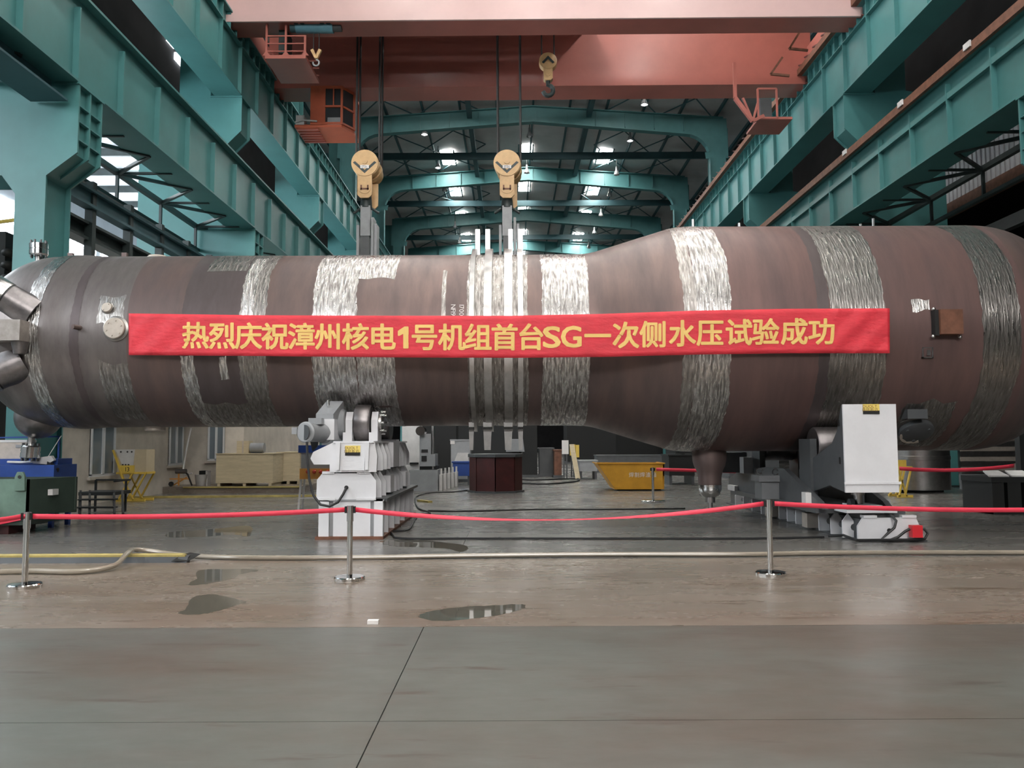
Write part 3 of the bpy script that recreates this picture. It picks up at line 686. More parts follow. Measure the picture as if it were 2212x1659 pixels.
part(ves, 'trunnion_block', MB().box(p.x - .45, p.x + .20, 14.22, 15.4, D(24, 735, 14.22).z, D(24, 690, 14.22).z), 'pad_grey', smooth=False)
part(ves, 'trunnion_gusset', MB().lathe((p.x + .08, 14.45, D(24, 738, 14.4).z), (0, 0, -1), [(0, .15), (.22, .10)], 20), 'forged')
# painted chalk numbers
def onskin(px, py, sx=1):
    x, ph, p = hit(px, py)
    return lambda u, v: VP(x + v, ph - u / RAD(x), RAD(x) + .006)   # text runs downwards round the girth
mb = MB(); letters(mb, 'NF19-3', onskin(979, 675), .085, 0, .1); part(ves, 'chalk_lettering', mb, 'chalk', smooth=False)
mb = MB(); letters(mb, '170019', onskin(997, 675), .085, 0, .12); part(ves, 'chalk_lettering', mb, 'chalk', smooth=False)

# ================================================================== BANNER
def bY(px):
    t = min(1, max(0, (px - 278) / (1470 - 278))); return 14.46 + (13.93 - 14.46) * t
def lerp(tab, x):
    for (a, u), (b, v_) in zip(tab[:-1], tab[1:]):
        if x <= b: t = max(0, (x - a) / (b - a)); return u + (v_ - u) * t
    return tab[-1][1]
BT = [(278, 677), (560, 681), (850, 682), (1106, 682), (1300, 678), (1500, 671), (1700, 667), (1922, 666)]
BB = [(278, 767), (560, 769), (850, 772), (1106, 773), (1300, 771), (1500, 766), (1700, 763), (1922, 763)]
_bj = [jag(300 + k, 1.0) for k in range(4)]
def bpt(px, py, off=0.0):
    s = (py - lerp(BT, px)) / (lerp(BB, px) - lerp(BT, px))
    w_ = .006 * _bj[0](px / 190 + s * .8) + .004 * _bj[1](px / 120 - s * 1.5) * s + (.018 * _bj[2](px / 90 + s) if px < 400 or px > 1800 else 0)
    return D(px, py, bY(px) + w_ - off)
mb = MB(); NX, NZ = 260, 10
for i in range(NX + 1):
    px = 278 + (1922 - 278) * i / NX; t, b_ = lerp(BT, px), lerp(BB, px)
    for k in range(NZ + 1): mb.v.append(tuple(bpt(px, t + (b_ - t) * k / NZ)))
for i in range(NX):
    for k in range(NZ): a = i * (NZ + 1) + k; mb.f.append((a, a + 1, a + NZ + 2, a + NZ + 1))
ban = thing('banner', D(1100, 722, bY(1100)), 'long red cloth banner with gold Chinese lettering hung along the vessel', 'banner')
bo = part(ban, 'cloth', mb, 'banner')
sol = bo.modifiers.new('thickness', 'SOLIDIFY'); sol.thickness = .003
CHARS = [('热', 422), ('烈', 480), ('庆', 537), ('祝', 594), ('漳', 651), ('州', 709), ('核', 768), ('电', 826), ('1', 871), ('号', 917), ('机', 976), ('组', 1033), ('首', 1090), ('台', 1147),
         ('S', 1192), ('G', 1234), ('一', 1291), ('次', 1352), ('侧', 1411), ('水', 1474), ('压', 1534), ('试', 1596), ('验', 1654), ('成', 1716), ('功', 1775)]
for ch, cx_ in CHARS:
    vs, fs, bbx = glyph(ch, 0.0); mb = MB()
    if ch == '1':
        vs = [(.36, 0, 0), (.62, 0, 0), (.62, 1, 0), (.42, 1, 0), (0, .80, 0), (0, .60, 0), (.36, .73, 0)]; fs = [(0, 1, 2, 3, 6), (3, 4, 5, 6)]; bbx = (0, .62, 0, 1)
    cy_ = (lerp(BT, cx_) + lerp(BB, cx_)) / 2 + 1
    if ch in '1SG':
        wpx, hpx = {'1': 20, 'S': 36, 'G': 42}[ch], 45
        f_ = lambda v: (cx_ + ((v[0] - bbx[0]) / (bbx[1] - bbx[0]) - .5) * wpx, cy_ - ((v[1] - bbx[2]) / (bbx[3] - bbx[2]) - .5) * hpx + 1)
    else:
        f_ = lambda v: (cx_ + (v[0] - .5) * 60, cy_ - (v[1] - .375) * 60)
    for q, (ox, oy) in enumerate(((0, 0), (1.6, 0), (-1.6, 0), (0, 1.4), (0, -1.4), (1.2, 1.1), (-1.2, -1.1), (1.2, -1.1), (-1.2, 1.1))):     # heavier strokes
        mb.add([bpt(f_(v)[0] + ox, f_(v)[1] + oy, .005 + .0004 * q) for v in vs], fs)
    part(ban, 'gold_character', mb, 'gold', smooth=False)

# ================================================================== OVERHEAD CRANE
crane = thing('overhead_crane', (1.4, 31, 16.6), 'red double-girder overhead travelling crane spanning the hall', 'crane')
ZC = 16.55; YN0, YN1, YF0, YF1 = 27.55, 28.75, 32.95, 34.4
def skewbox(x0, x1, y0, y1, z0, z1, sk=.009):
    mb = MB().box(x0, x1, y0, y1, z0, z1); mb.v = [(v[0], v[1] - sk * (v[0] - 1.4), v[2]) for v in mb.v]; return mb
for nm, (y0, y1) in (('near_girder', (YN0, YN1)), ('far_girder', (YF0, YF1))):
    g = part(crane, nm, skewbox(-10.2, 12.6, y0 + .08, y1 - .08, ZC + .03, ZC + 2.4), 'crane_glare' if nm == 'near_girder' else 'crane', smooth=False)
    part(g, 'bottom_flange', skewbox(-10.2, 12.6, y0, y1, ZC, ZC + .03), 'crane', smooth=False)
    part(g, 'edge_strip', skewbox(-10.2, 12.3, y0 - .02, y0 + .06, ZC - .04, ZC + .22), 'crane_glare' if nm == 'near_girder' else 'crane', smooth=False)
for x in (-10.55, 12.9):
    part(crane, 'end_carriage', MB().box(x - .45, x + .45, 26.6, 35.4, ZC + .75, ZC + 1.6), 'crane', smooth=False)
    for y in (27.2, 29, 33.2, 34.8): part(crane, 'wheel', MB().cyl((x - .1, y, ZC + .85), (x + .1, y, ZC + .85), .36, n=20), 'dark_steel')
part(crane, 'trolley_frame', MB().box(-8.5, 3.2, 28.9, 32.9, ZC + 2.45, ZC + 3.2), 'dark_steel', smooth=False)
# walkway grating strip seen between the girders
part(crane, 'service_walkway', skewbox(-10, 12.4, YN1, YN1 + .55, ZC + .55, ZC + .62), 'dark_steel', smooth=False)
# operator's cab hung under the far girder at the left
Yc = 32.9
c0, c1 = D(670, 270, Yc), D(742, 190, Yc)
cab = part(crane, 'operator_cab', MB().box(c0.x, c0.x + .62, Yc, Yc + 1.8, c0.z, ZC), 'crane_orange', 'orange operator cab with windows', smooth=False)
xw0, xw1, xw2 = c0.x + .62, D(738, 270, Yc).x, D(758, 262, Yc).x
part(cab, 'cab_floor', MB().prism([(c0.x - .65, Yc, c0.z - .1), (xw1, Yc, c0.z - .1), (xw2, Yc + .7, c0.z - .1), (xw2, Yc + 1.8, c0.z - .1), (c0.x - .65, Yc + 1.8, c0.z - .1)], (0, 0, .12)), 'crane_orange', smooth=False)
part(cab, 'cab_roof', MB().prism([(xw0, Yc, ZC - .12), (xw1, Yc, ZC - .12), (xw2, Yc + .7, ZC - .12), (xw2, Yc + 1.8, ZC - .12), (xw0, Yc + 1.8, ZC - .12)], (0, 0, .12)), 'crane_orange', smooth=False)
zc0, zc1 = c0.z + .02, ZC - .12; zm = zc0 + (zc1 - zc0) * .5
def pole(a, b, w_=.07): return MB().bar(a, b, w_, w_)
for (x, y) in ((xw1, Yc), (xw2, Yc + .7), (xw2, Yc + 1.75)): part(cab, 'window_post', pole((x, y, zc0), (x, y, zc1), .09), 'crane_orange', smooth=False)
for z in (zc0 + .05, zm): part(cab, 'window_bar', MB().bar((xw0, Yc, z), (xw1, Yc, z), .08, .08).bar((xw1, Yc, z), (xw2, Yc + .7, z), .08, .08), 'crane_orange', smooth=False)
part(cab, 'window_bar', pole(((xw0 + xw1) / 2, Yc, zm), ((xw0 + xw1) / 2, Yc, zc1), .05), 'crane_orange', smooth=False)
part(cab, 'cab_glass', MB().box(xw0, xw1, Yc + .05, Yc + .07, zm, zc1), 'cabglass', smooth=False)
part(cab, 'cab_glass', MB().box(xw0, xw1, Yc + .05, Yc + .07, zc0, zm), 'cabglass', smooth=False)
part(cab, 'cab_glass', MB().prism([(xw1, Yc + .05, zc0), (xw2, Yc + .75, zc0), (xw2, Yc + .75, zc1), (xw1, Yc + .05, zc1)], (-.03, .03, 0)), 'cabglass', smooth=False)
part(cab, 'seat_panel', MB().box(xw0 + .1, xw1 - .05, Yc - .0, Yc + .04, zc0, zc0 + .3), 'grey_paint', smooth=False)
part(cab, 'air_conditioner', MB().box(c0.x - .6, c0.x - .25, Yc + .0, Yc + .4, c0.z, c0.z + .42), 'offwhite', smooth=False)
part(cab, 'handrail', MB().tube([(c0.x - .62, Yc - .05, c0.z + .1), (c0.x - .3, Yc - .1, c0.z + .18), (c0.x + .3, Yc - .08, c0.z + .13)], .035, 6), 'offwhite')
for k in range(6): part(cab, 'floor_slat', MB().box(c0.x - .6, c0.x + .3, Yc + .15 + .28 * k, Yc + .22 + .28 * k, c0.z - .16, c0.z - .1), 'crane', smooth=False)
# maintenance basket under the near girder
Yb = 27.9; q0, q1 = D(573, 124, Yb), D(662, 60, Yb); zb0 = q0.z; x0, x1 = q0.x, q1.x; xm = (x0 + x1) / 2
bk = part(crane, 'maintenance_basket', MB().box(x0, x1, Yb, Yb + 2.0, zb0 - .05, zb0 + .06), 'crane', smooth=False)
part(bk, 'basket_sill', MB().box(x0, x1, Yb - .04, Yb, zb0 - .06, zb0 + .07), 'crane', smooth=False)
for x, zt in ((x0 + .04, ZC), (xm, ZC), (x1 - .04, zb0 + .75)):
    part(bk, 'basket_post', MB().box(x - .035, x + .035, Yb - .03, Yb + .04, zb0, zt), 'crane', smooth=False)
    part(bk, 'post_gusset', MB().prism([(x - .14, Yb - .02, zb0 + .06), (x + .14, Yb - .02, zb0 + .06), (x + .035, Yb - .02, zb0 + .2), (x - .035, Yb - .02, zb0 + .2)], (0, .02, 0)), 'crane', smooth=False)
for z in (.22, .5, .78):
    part(bk, 'basket_rail', MB().bar((x0, Yb, zb0 + z), (x1, Yb, zb0 + z), .04, .04).bar((x0, Yb + 1.9, zb0 + z), (x1, Yb + 1.9, zb0 + z), .04, .04), 'crane', smooth=False)
part(bk, 'hanging_curtain', MB().box(x0 + .35, xm - .08, Yb + .4, Yb + 1.1, zb0 + .35, ZC), 'dark_steel', smooth=False)
# bracket and small platform at the right end
Yp = 31.0; q0, q1 = D(1638, 255, Yp), D(1677, 192, Yp)
pf = part(crane, 'side_platform', MB().box(q0.x, q1.x + .6, Yp, Yp + 1.6, q0.z - .05, q0.z + .05), 'crane', smooth=False)
mb = MB()
for (a, b) in (((q0.x, q0.z), (q0.x, q1.z)), ((q1.x, q0.z), (q1.x, q1.z)), ((q0.x, q0.z), (q1.x, q0.z)), ((q0.x, q1.z), (q1.x, q1.z))): mb.bar((a[0], Yp, a[1]), (b[0], Yp, b[1]), .07, .07)
part(pf, 'platform_frame', mb, 'crane', smooth=False)
part(pf, 'control_box', MB().box(q0.x + .2, q1.x - .1, Yp + .3, Yp + .7, q0.z + .1, q1.z - .25), 'darkgrey_paint', smooth=False)
a, b, c_ = D(1588, 212, Yp), D(1626, 262, Yp), D(1637, 222, Yp)
part(pf, 'bracket', MB().bar(a, b, .14, .14).bar(b, D(1650, 250, Yp), .12, .12).bar((a.x + .3, a.y, a.z), b, .08, .08).bar(c_, b, .08, .08).bar((a.x, a.y, a.z), (a.x, a.y, ZC), .12, .12), 'crane', smooth=False)
for (px0, py0, px1, py1) in ((1705, 105, 1728, 68), (1665, 160, 1690, 124)):
    part(crane, 'ladder_bracket', MB().bar(D(px0, py0, 30), D(px1, py1, 30), .08, .08).bar(D(px0, py0, 30), D(px0 + 40, py0 + 4, 30), .08, .08), 'rust', smooth=False)
# ---- small blue hoist on the near girder
Yh = 28.1; h0, h1 = D(628, 60, Yh), D(738, 60, Yh); zh = h0.z
ho = thing('electric_hoist', (h0.x + .6, Yh, zh), 'blue electric hoist hanging under the near crane girder', 'hoist')
part(ho, 'drum', MB().cyl((h0.x + .2, Yh, zh), (h1.x - .3, Yh, zh), .2, n=24), 'hoist_blue')
part(ho, 'motor', MB().cyl((h1.x - .3, Yh, zh), (h1.x, Yh, zh), .15, n=20), 'darkgrey_paint')
part(ho, 'gearbox', MB().cyl((h0.x, Yh, zh), (h0.x + .2, Yh, zh), .17, n=20), 'teal_dull')
for x in (h0.x + .35, h1.x - .55):
    t_ = part(ho, 'trolley', MB().box(x - .16, x + .16, Yh - .25, Yh + .25, zh + .15, ZC + .02), 'darkgrey_paint', smooth=False)
    part(t_, 'trolley_wheel', MB().cyl((x - .1, Yh - .28, ZC + .1), (x - .1, Yh - .2, ZC + .1), .13, n=14).cyl((x + .12, Yh - .28, ZC + .1), (x + .12, Yh - .2, ZC + .1), .13, n=14), 'dark_steel')
kx = D(683, 110, Yh).x; kz = D(683, 118, Yh).z
for dx in (-.1, .1): part(ho, 'hoist_rope', MB().cyl((kx + dx, Yh, kz), (kx + dx, Yh, zh), .018, n=6), 'rope')
part(ho, 'hook_block', MB().prism([(kx - .2, Yh - .05, kz + .15), (kx - .05, Yh - .05, kz - .15), (kx + .05, Yh - .05, kz - .15), (kx + .2, Yh - .05, kz + .15), (kx + .1, Yh - .05, kz + .2), (kx, Yh - .05, kz - .02), (kx - .1, Yh - .05, kz + .2)], (0, .1, 0)), 'hook_yellow', smooth=False)
part(ho, 'hook', MB().tube([(kx + .11 * math.sin(a_), Yh, kz - .3 + .11 * math.cos(a_)) for a_ in [k * .5 for k in range(0, 11)]], .03, 8), 'grey_paint')
# ---- hooks
def rope(parent, x, y, z0, z1, r=.03): part(parent, 'wire_rope', MB().cyl((x, y, z0), (x, y, z1), r, n=6), 'rope')
def hook_block(px, py, label, wheel_text):
    Y = 31.0; p = D(px, py, Y); R_ = 29 * Y / F * 1.02
    r = thing('hook_block', (p.x, Y, p.z), label, 'hook block', 'large hook blocks of the overhead crane')
    # sheave drum seen end-on, running back and to the right
    part(r, 'sheave_case', MB().lathe((p.x + .02, Y + .12, p.z - .02), (.14, 1, -.2), [(0, R_ * .9), (.03, R_), (.2, R_), (.22, R_ * .82), (.4, R_ * .82), (.42, R_ * .95), (.62, R_ * .95), (.64, R_ * .82), (.95, R_ * .82)], 40), 'hook_yellow')
    f_ = part(r, 'round_face', MB().cyl((p.x, Y - .03, p.z), (p.x, Y + .14, p.z), R_, n=40), 'hook_yellow')
    s = R_
    part(f_, 'chevron_stripe', MB().prism([(p.x - .88 * s, Y - .035, p.z + .02 * s), (p.x - .72 * s, Y - .035, p.z + .12 * s), (p.x, Y - .035, p.z - .55 * s), (p.x + .72 * s, Y - .035, p.z + .12 * s), (p.x + .88 * s, Y - .035, p.z + .02 * s), (p.x, Y - .035, p.z - .8 * s)], (0, .01, 0)), 'dark_steel', smooth=False)
    part(f_, 'white_panel', MB().box(p.x - .32 * s, p.x + .32 * s, Y - .045, Y - .03, p.z - .42 * s, p.z - .18 * s), 'chalk', smooth=False)
    mb = MB(); letters(mb, wheel_text, lambda u, v: Vector((p.x + u, Y - .05, p.z - .3 * s + v)), .17 * s, 0, .15); part(f_, 'lettering', mb, 'black_paint', smooth=False)
    part(f_, 'hub_boss', MB().cyl((p.x, Y - .06, p.z + .12 * s), (p.x, Y, p.z + .12 * s), .22 * s, n=20), 'hook_yellow')
    w_ = 16 * Y / F; zt, zl = p.z - .72 * s, D(px, py + 75, Y).z
    for dy, nm in ((0, 'front_cheek'), (.75, 'rear_cheek')):
        ox = .12 if dy else 0; oz = -.22 if dy else 0
        ck = part(r, nm, MB().prism([(p.x - w_ + ox, Y + dy, zt + oz), (p.x + w_ + ox, Y + dy, zt + oz), (p.x + w_ + ox, Y + dy, zl + .12 + oz), (p.x + w_ - .12 + ox, Y + dy, zl + oz), (p.x - w_ + .12 + ox, Y + dy, zl + oz), (p.x - w_ + ox, Y + dy, zl + .12 + oz)], (0, .09, 0)), 'hook_yellow', smooth=False)
        if not dy:
            part(ck, 'pin_disc', MB().cyl((p.x, Y - .02, zl + .42), (p.x, Y, zl + .42), w_ * .9, n=32), 'hook_yellow')
            part(ck, 'keeper_plate', MB().box(p.x - .16, p.x + .16, Y - .035, Y - .02, zl + .32, zl + .38).box(p.x - .16, p.x - .1, Y - .035, Y - .02, zl + .3, zl + .5).box(p.x + .1, p.x + .16, Y - .035, Y - .02, zl + .3, zl + .5), 'rust', smooth=False)
    # double ram's-horn hook and the hanging link
    hk = part(r, 'hook_shank', MB().cyl((p.x, Y + .4, zl + .2), (p.x, Y + .4, zl - .3), .2, .24, n=20), 'dark_steel')
    for sx in (-1, 1):
        part(hk, 'hook_horn', MB().tube([(p.x, Y + .4, zl - .3), (p.x + sx * .25, Y + .4, zl - .33), (p.x + sx * .42, Y + .4, zl - .46), (p.x + sx * .5, Y + .4, zl - .5)], .05, 8), 'dark_steel')
    z1 = zl - .25; z2 = D(px, 500, Y).z
    lk = part(r, 'lifting_link', MB().box(p.x - .19, p.x + .19, Y + .2, Y + .6, z1 - 1.2, z1), 'grey_paint', smooth=False)
    part(lk, 'link_body', MB().box(p.x - .16, p.x + .16, Y + .22, Y + .58, z1 - 2.2, z1 - 1.2), 'darkgrey_paint', smooth=False)
    for dx, dz in ((-.27, -.8), (.3, -.5), (.42, -.75)):
        part(lk, 'sling_plate', MB().box(p.x + dx - .05, p.x + dx + .05, Y + .1, Y + .7, 3.0, z1 + dz), 'grey_paint', smooth=False)
    part(lk, 'sling_rope', MB().cyl((p.x, Y + .4, 2.6), (p.x, Y + .4, z1 - 2.2), .1, n=10), 'rope')
    part(lk, 'spreader_foot', MB().box(p.x - .5, p.x + .6, Y, Y + .8, 2.4, 3.0), 'dark_steel', smooth=False)
    for dx, dy in ((-.3, .15), (-.3, .8), (.45, .15), (.45, .8)): rope(r, p.x + dx * 1.2, Y + dy, p.z + .1, ZC + 2.6, .045)
    return r
hook_block(788, 352, 'yellow main hook block on the left, carrying steel sling plates', '175t')
hook_block(1095, 352, 'yellow main hook block on the right, above the tie-down rings', '175t')
Y = 31.5; p = D(1184, 130, Y); R_ = 20 * Y / F
ax = thing('auxiliary_hook', (p.x, Y, p.z), 'small yellow auxiliary hook block hanging high before the far girder', 'hook block')
part(ax, 'sheave_case', MB().lathe((p.x, Y, p.z), (0, 1, -.1), [(0, R_ * .85), (.03, R_), (.3, R_), (.33, R_ * .8)], 32), 'hook_yellow')
part(ax, 'chevron_stripe', MB().prism([(p.x - .7 * R_, Y - .03, p.z - .25 * R_), (p.x, Y - .03, p.z + .5 * R_), (p.x + .7 * R_, Y - .03, p.z - .25 * R_), (p.x + .5 * R_, Y - .03, p.z - .4 * R_), (p.x, Y - .03, p.z + .15 * R_), (p.x - .5 * R_, Y - .03, p.z - .4 * R_)], (0, .02, 0)), 'dark_steel', smooth=False)
zt = D(1184, 172, Y).z
part(ax, 'cheek_plate', MB().prism([(p.x - .18, Y, p.z - .2), (p.x + .18, Y, p.z - .2), (p.x + .18, Y, zt + .06), (p.x + .12, Y, zt), (p.x - .12, Y, zt), (p.x - .18, Y, zt + .06)], (0, .3, 0)), 'hook_yellow', smooth=False)
part(ax, 'pin_disc', MB().cyl((p.x, Y - .02, zt + .25), (p.x, Y, zt + .25), .1, n=20), 'hook_yellow')
part(ax, 'hook', MB().tube([(p.x, Y + .15, zt)] + [(p.x + .2 * math.sin(a_), Y + .15, zt - .38 + .22 * math.cos(a_)) for a_ in [k * .45 for k in range(0, 11)]], .09, 10), 'dark_steel')
for dx in (-.25, .25): rope(ax, p.x + dx, Y + .15, p.z, ZC + 2.6, .03)

# ================================================================== ROLLER STANDS
def label_plate(root, x, y, z, w_, h_):
    lp = part(root, 'maker_plate', MB().box(x - w_ / 2, x + w_ / 2, y - .006, y, z - h_ / 2, z + h_ / 2), 'label_yellow', 'yellow maker plate with black bar', smooth=False)
    part(lp, 'black_bar', MB().box(x - w_ / 2, x + w_ / 2, y - .008, y - .002, z - h_ / 2 - .02, z - h_ / 2 + .035), 'black_paint', smooth=False)
    mb = MB(); letters(mb, 'DUOLT', lambda u, v: Vector((x + u - .02, y - .0085, z + h_ * .24 + v)), .045, 0, .2)
    letters(mb, '鼎研新迈', lambda u, v: Vector((x + u - .02, y - .0085, z - h_ * .12 + v)), .05, 0, .25)
    part(lp, 'lettering', mb, 'rust', smooth=False)
Y0 = 14.05; Y1 = 18.7
def Z(py, Y=Y0): return D(760, py, Y).z
def Xp(px, Y=Y0, py=1000): return D(px, py, Y).x
rs = thing('roller_stand', (-2.8, 16.3, 0), 'white motorised roller stand under the narrow end of the vessel', 'roller stand', 'roller stands carrying the vessel')
xa, xb = Xp(690), Xp(828); z1, z2, z3 = Z(1079), Z(1022), Z(953)
bs = part(rs, 'base_beam', MB().box(xa + .18, xb - .10, Y0 + .03, Y1, .05, z1 - .03), 'grey_paint', smooth=False)
part(bs, 'foot_plate', MB().box(Xp(684), Xp(830), Y0 - .06, Y1 + .05, 0, .05), 'rust', smooth=False)
part(bs, 'front_plate', MB().box(Xp(721), Xp(801), Y0, Y0 + .04, .05, z1), 'white_paint', smooth=False)
part(bs, 'corner_post', MB().box(xa, Xp(712), Y0 - .02, Y0 + .12, .05, z1), 'white_paint', smooth=False)
part(bs, 'corner_post', MB().box(Xp(809), xb, Y0 - .02, Y0 + .12, .05, z1), 'white_paint', smooth=False)
part(bs, 'top_plate', MB().box(xa - .04, xb + .02, Y0 - .02, Y1, z1 - .03, z1), 'grey_paint', smooth=False)
rib = meshof(MB().box(0, .10, -.02, .02, .05, z1 - .03), 'side_rib', 'white_paint', smooth=False)
for k in range(6): inst(bs, 'side_rib', rib, (xb - .10, Y0 + .62 + k * .74, 0))
# middle beam with pointed ribs
zc = z1 + .06
mbm = part(rs, 'middle_beam', MB().box(Xp(700), Xp(800), Y0 + .04, Y1, z1, z2), 'grey_paint', smooth=False)
part(mbm, 'end_plate', MB().prism([(Xp(684), Y0, z1), (Xp(813), Y0, z1), (Xp(813), Y0, z1 + .32), (Xp(800), Y0, z2), (Xp(697), Y0, z2), (Xp(685), Y0, z1 + .34)], (0, .04, 0)), 'white_paint', smooth=False)
for (pa, pb, zz) in ((684, 725, z1 - .01), (771, 813, z1 - .01), (697, 723, z2 - .01), (772, 800, z2 - .01)): part(mbm, 'pad', MB().box(Xp(pa), Xp(pb), Y0 - .03, Y0 + .1, zz, zz + .04), 'white_paint', smooth=False)
part(mbm, 'cable_gland', MB().cyl((Xp(749), Y0 - .02, Z(1053)), (Xp(749), Y0 + .02, Z(1053)), .035, n=16), 'black')
xr = Xp(800); hz = z2 - z1
prm = meshof(MB().prism([(0, 0, 0), (.14, 0, 0), (.14, 0, hz * .62), (.03, 0, hz), (0, 0, hz)], (0, .03, 0)), 'pointed_rib', 'white_paint', smooth=False)
for k, y in enumerate((.35, .85, 1.75, 2.2, 2.65, 3.1, 3.9, 4.3)): inst(mbm, 'pointed_rib', prm, (xr, Y0 + y, z1))
for (ya, yb) in ((1.15, 1.6), (3.3, 3.7)): part(mbm, 'slide_block', MB().box(xr, xr + .18, Y0 + ya, Y0 + yb, z1 + .05, z1 + .36), 'white_paint', smooth=False)
part(mbm, 'slide_rail', MB().box(xr - .02, xr + .28, Y0 + .1, Y1, z1 - .04, z1 + .01), 'darkgrey_paint', smooth=False)
# roller carriage
cg = part(rs, 'carriage', MB().box(Xp(720), Xp(803), Y0 + .04, Y1 - .3, z2 + .03, z3 - .03), 'grey_paint', smooth=False)
part(cg, 'end_plate', MB().prism([(Xp(714), Y0 - .06, z2 + .02), (Xp(814), Y0 - .06, z2 + .02), (Xp(816), Y0 - .06, Z(985)), (Xp(809), Y0 - .06, z3), (Xp(722), Y0 - .06, z3), (Xp(722), Y0 - .06, Z(955)), (Xp(678), Y0 - .06, Z(976)), (Xp(672), Y0 - .06, Z(990)), (Xp(680), Y0 - .06, Z(1003)), (Xp(714), Y0 - .06, Z(1003))], (0, .1, 0)), 'white_paint', smooth=False)
part(cg, 'face_panel', MB().prism([(Xp(740), Y0 - .09, Z(1016)), (Xp(789), Y0 - .09, Z(1016)), (Xp(791), Y0 - .09, Z(956)), (Xp(738), Y0 - .09, Z(956))], (0, .03, 0)), 'white_paint', smooth=False)
for pa, pb in ((730, 736), (792, 798)): part(cg, 'face_rib', MB().prism([(Xp(pa), Y0 - .14, z2 + .06), (Xp(pb), Y0 - .14, z2 + .06), (Xp(pb + 2), Y0 - .14, z3 - .02), (Xp(pa - 2), Y0 - .14, z3 - .02)], (0, .08, 0)), 'white_paint', smooth=False)
part(cg, 'top_plate', MB().box(Xp(722), Xp(809), Y0 - .1, Y1 - .3, z3 - .03, z3), 'white_paint', smooth=False)
hz3 = z3 - z2 - .06
crm = meshof(MB().prism([(0, 0, 0), (.13, 0, 0), (.13, 0, hz3 * .55), (.04, 0, hz3), (0, 0, hz3)], (0, .03, 0)), 'carriage_rib', 'white_paint', smooth=False)
for y in (.4, .85, 1.3, 2.7, 3.15, 3.6, 4.05): inst(cg, 'carriage_rib', crm, (Xp(803), Y0 + y, z2 + .03))
part(cg, 'side_panel', MB().box(Xp(803), Xp(803) + .14, Y0 + 1.6, Y0 + 2.4, z2 + .05, z3 - .02), 'white_paint', smooth=False)
label_plate(cg, Xp(764), Y0 - .095, Z(972), .26, .15)
# roller with bearing blocks
def roller(parent, x0, x1, yc, zc_, r, m='forged'):
    o_ = part(parent, 'roller', MB().lathe((x0, yc, zc_), (1, 0, 0), [(0, r * .6), (0.001, r - .02), (.03, r), (x1 - x0 - .03, r), (x1 - x0 - .001, r - .02), (x1 - x0, r * .6)], 48), m)
    return o_
yr, zr = 15.03, ZA - math.sqrt((RN + .345) ** 2 - (16.23 - 15.03) ** 2) - .005
ro = roller(rs, Xp(763, 14.8), Xp(798, 14.8), yr, zr, .335)
for side, (a, b) in enumerate(((Xp(745, 14.8), Xp(760, 14.8)), (Xp(801, 14.8), Xp(815, 14.8)))):
    bl = part(rs, 'bearing_block', MB().prism([(a, yr - .22, z3), (a, yr + .22, z3), (a, yr + .22, zr + .05), (a, yr + .12, zr + .2), (a, yr - .12, zr + .2), (a, yr - .22, zr + .05)], (b - a, 0, 0)), 'white_paint', smooth=False)
    part(bl, 'bearing_foot', MB().box(a - .02, b + .02, yr - .34, yr - .2, z3, z3 + .16), 'white_paint', smooth=False)
    part(bl, 'bearing_cap', MB().cyl((a if side == 0 else b, yr, zr), ((a - .05) if side == 0 else (b + .05), yr, zr), .17, n=24), 'steel')
    if side:
        mb = MB()
        for k in range(8):
            a_ = k * math.pi / 4; mb.cyl((b + .03, yr + .2 * math.cos(a_), zr + .2 * math.sin(a_)), (b + .11, yr + .2 * math.cos(a_), zr + .2 * math.sin(a_)), .02, n=8)
        part(bl, 'cap_bolts', mb, 'chrome')
        part(bl, 'eye_bolt', MB().tube([(b - .05 + .045 * math.cos(k * .7), yr, zr + .26 + .045 * math.sin(k * .7)) for k in range(9)], .012, 6), 'chrome')
part(rs, 'shaft', MB().cyl((Xp(720, 14.8), yr, zr), (Xp(745, 14.8), yr, zr), .09, n=16).cyl((Xp(726, 14.8), yr, zr), (Xp(734, 14.8), yr, zr), .16, n=20).cyl((Xp(736, 14.8), yr, zr), (Xp(742, 14.8), yr, zr), .15, n=20), 'darkgrey_paint')
# far roller of the same stand
ro2 = roller(rs, Xp(763, 14.8), Xp(798, 14.8), 2 * YA - yr, zr, .335)
part(rs, 'bearing_block', MB().box(Xp(745, 14.8), Xp(815, 14.8), 2 * YA - yr - .2, 2 * YA - yr + .2, z3, zr - .3), 'white_paint', smooth=False)
# gearbox and motor
gx0, gx1 = Xp(668), Xp(713); gzt, gzm, gzb = Z(866, 14.4), Z(905, 14.4), Z(950, 14.4)
gb = part(rs, 'gearbox', MB().box(gx0, gx1, 14.35, 15.1, gzb, gzm), 'white_paint', smooth=False)
part(gb, 'gearbox_hood', MB().add([(gx0 + .03, 14.36, gzm), (gx1 - .02, 14.36, gzm), (gx1 - .02, 14.36, gzm + .09), (gx0 + .03, 14.36, gzm + .09), (gx0 + .10, 14.85, gzt + .02), (gx1 + .05, 14.85, gzt + .02), (gx1 + .05, 15.05, gzm), (gx0 + .1, 15.05, gzm)],
               [(0, 1, 2, 3), (3, 2, 5, 4), (1, 6, 5, 2), (0, 3, 4, 7), (4, 5, 6, 7), (0, 7, 6, 1)]), 'grey_paint', smooth=False)
part(gb, 'eye_bolt', MB().cyl(((gx0 + gx1) / 2 + .02, 14.6, gzt - .1), ((gx0 + gx1) / 2 + .02, 14.55, gzt + .03), .025, n=10), 'chrome')
part(gb, 'output_cover', MB().cyl((gx1, 14.9, zr), (gx1 + .09, 14.9, zr), .30, .22, n=28), 'grey_paint')
mc = D(660, 934, 14.0)
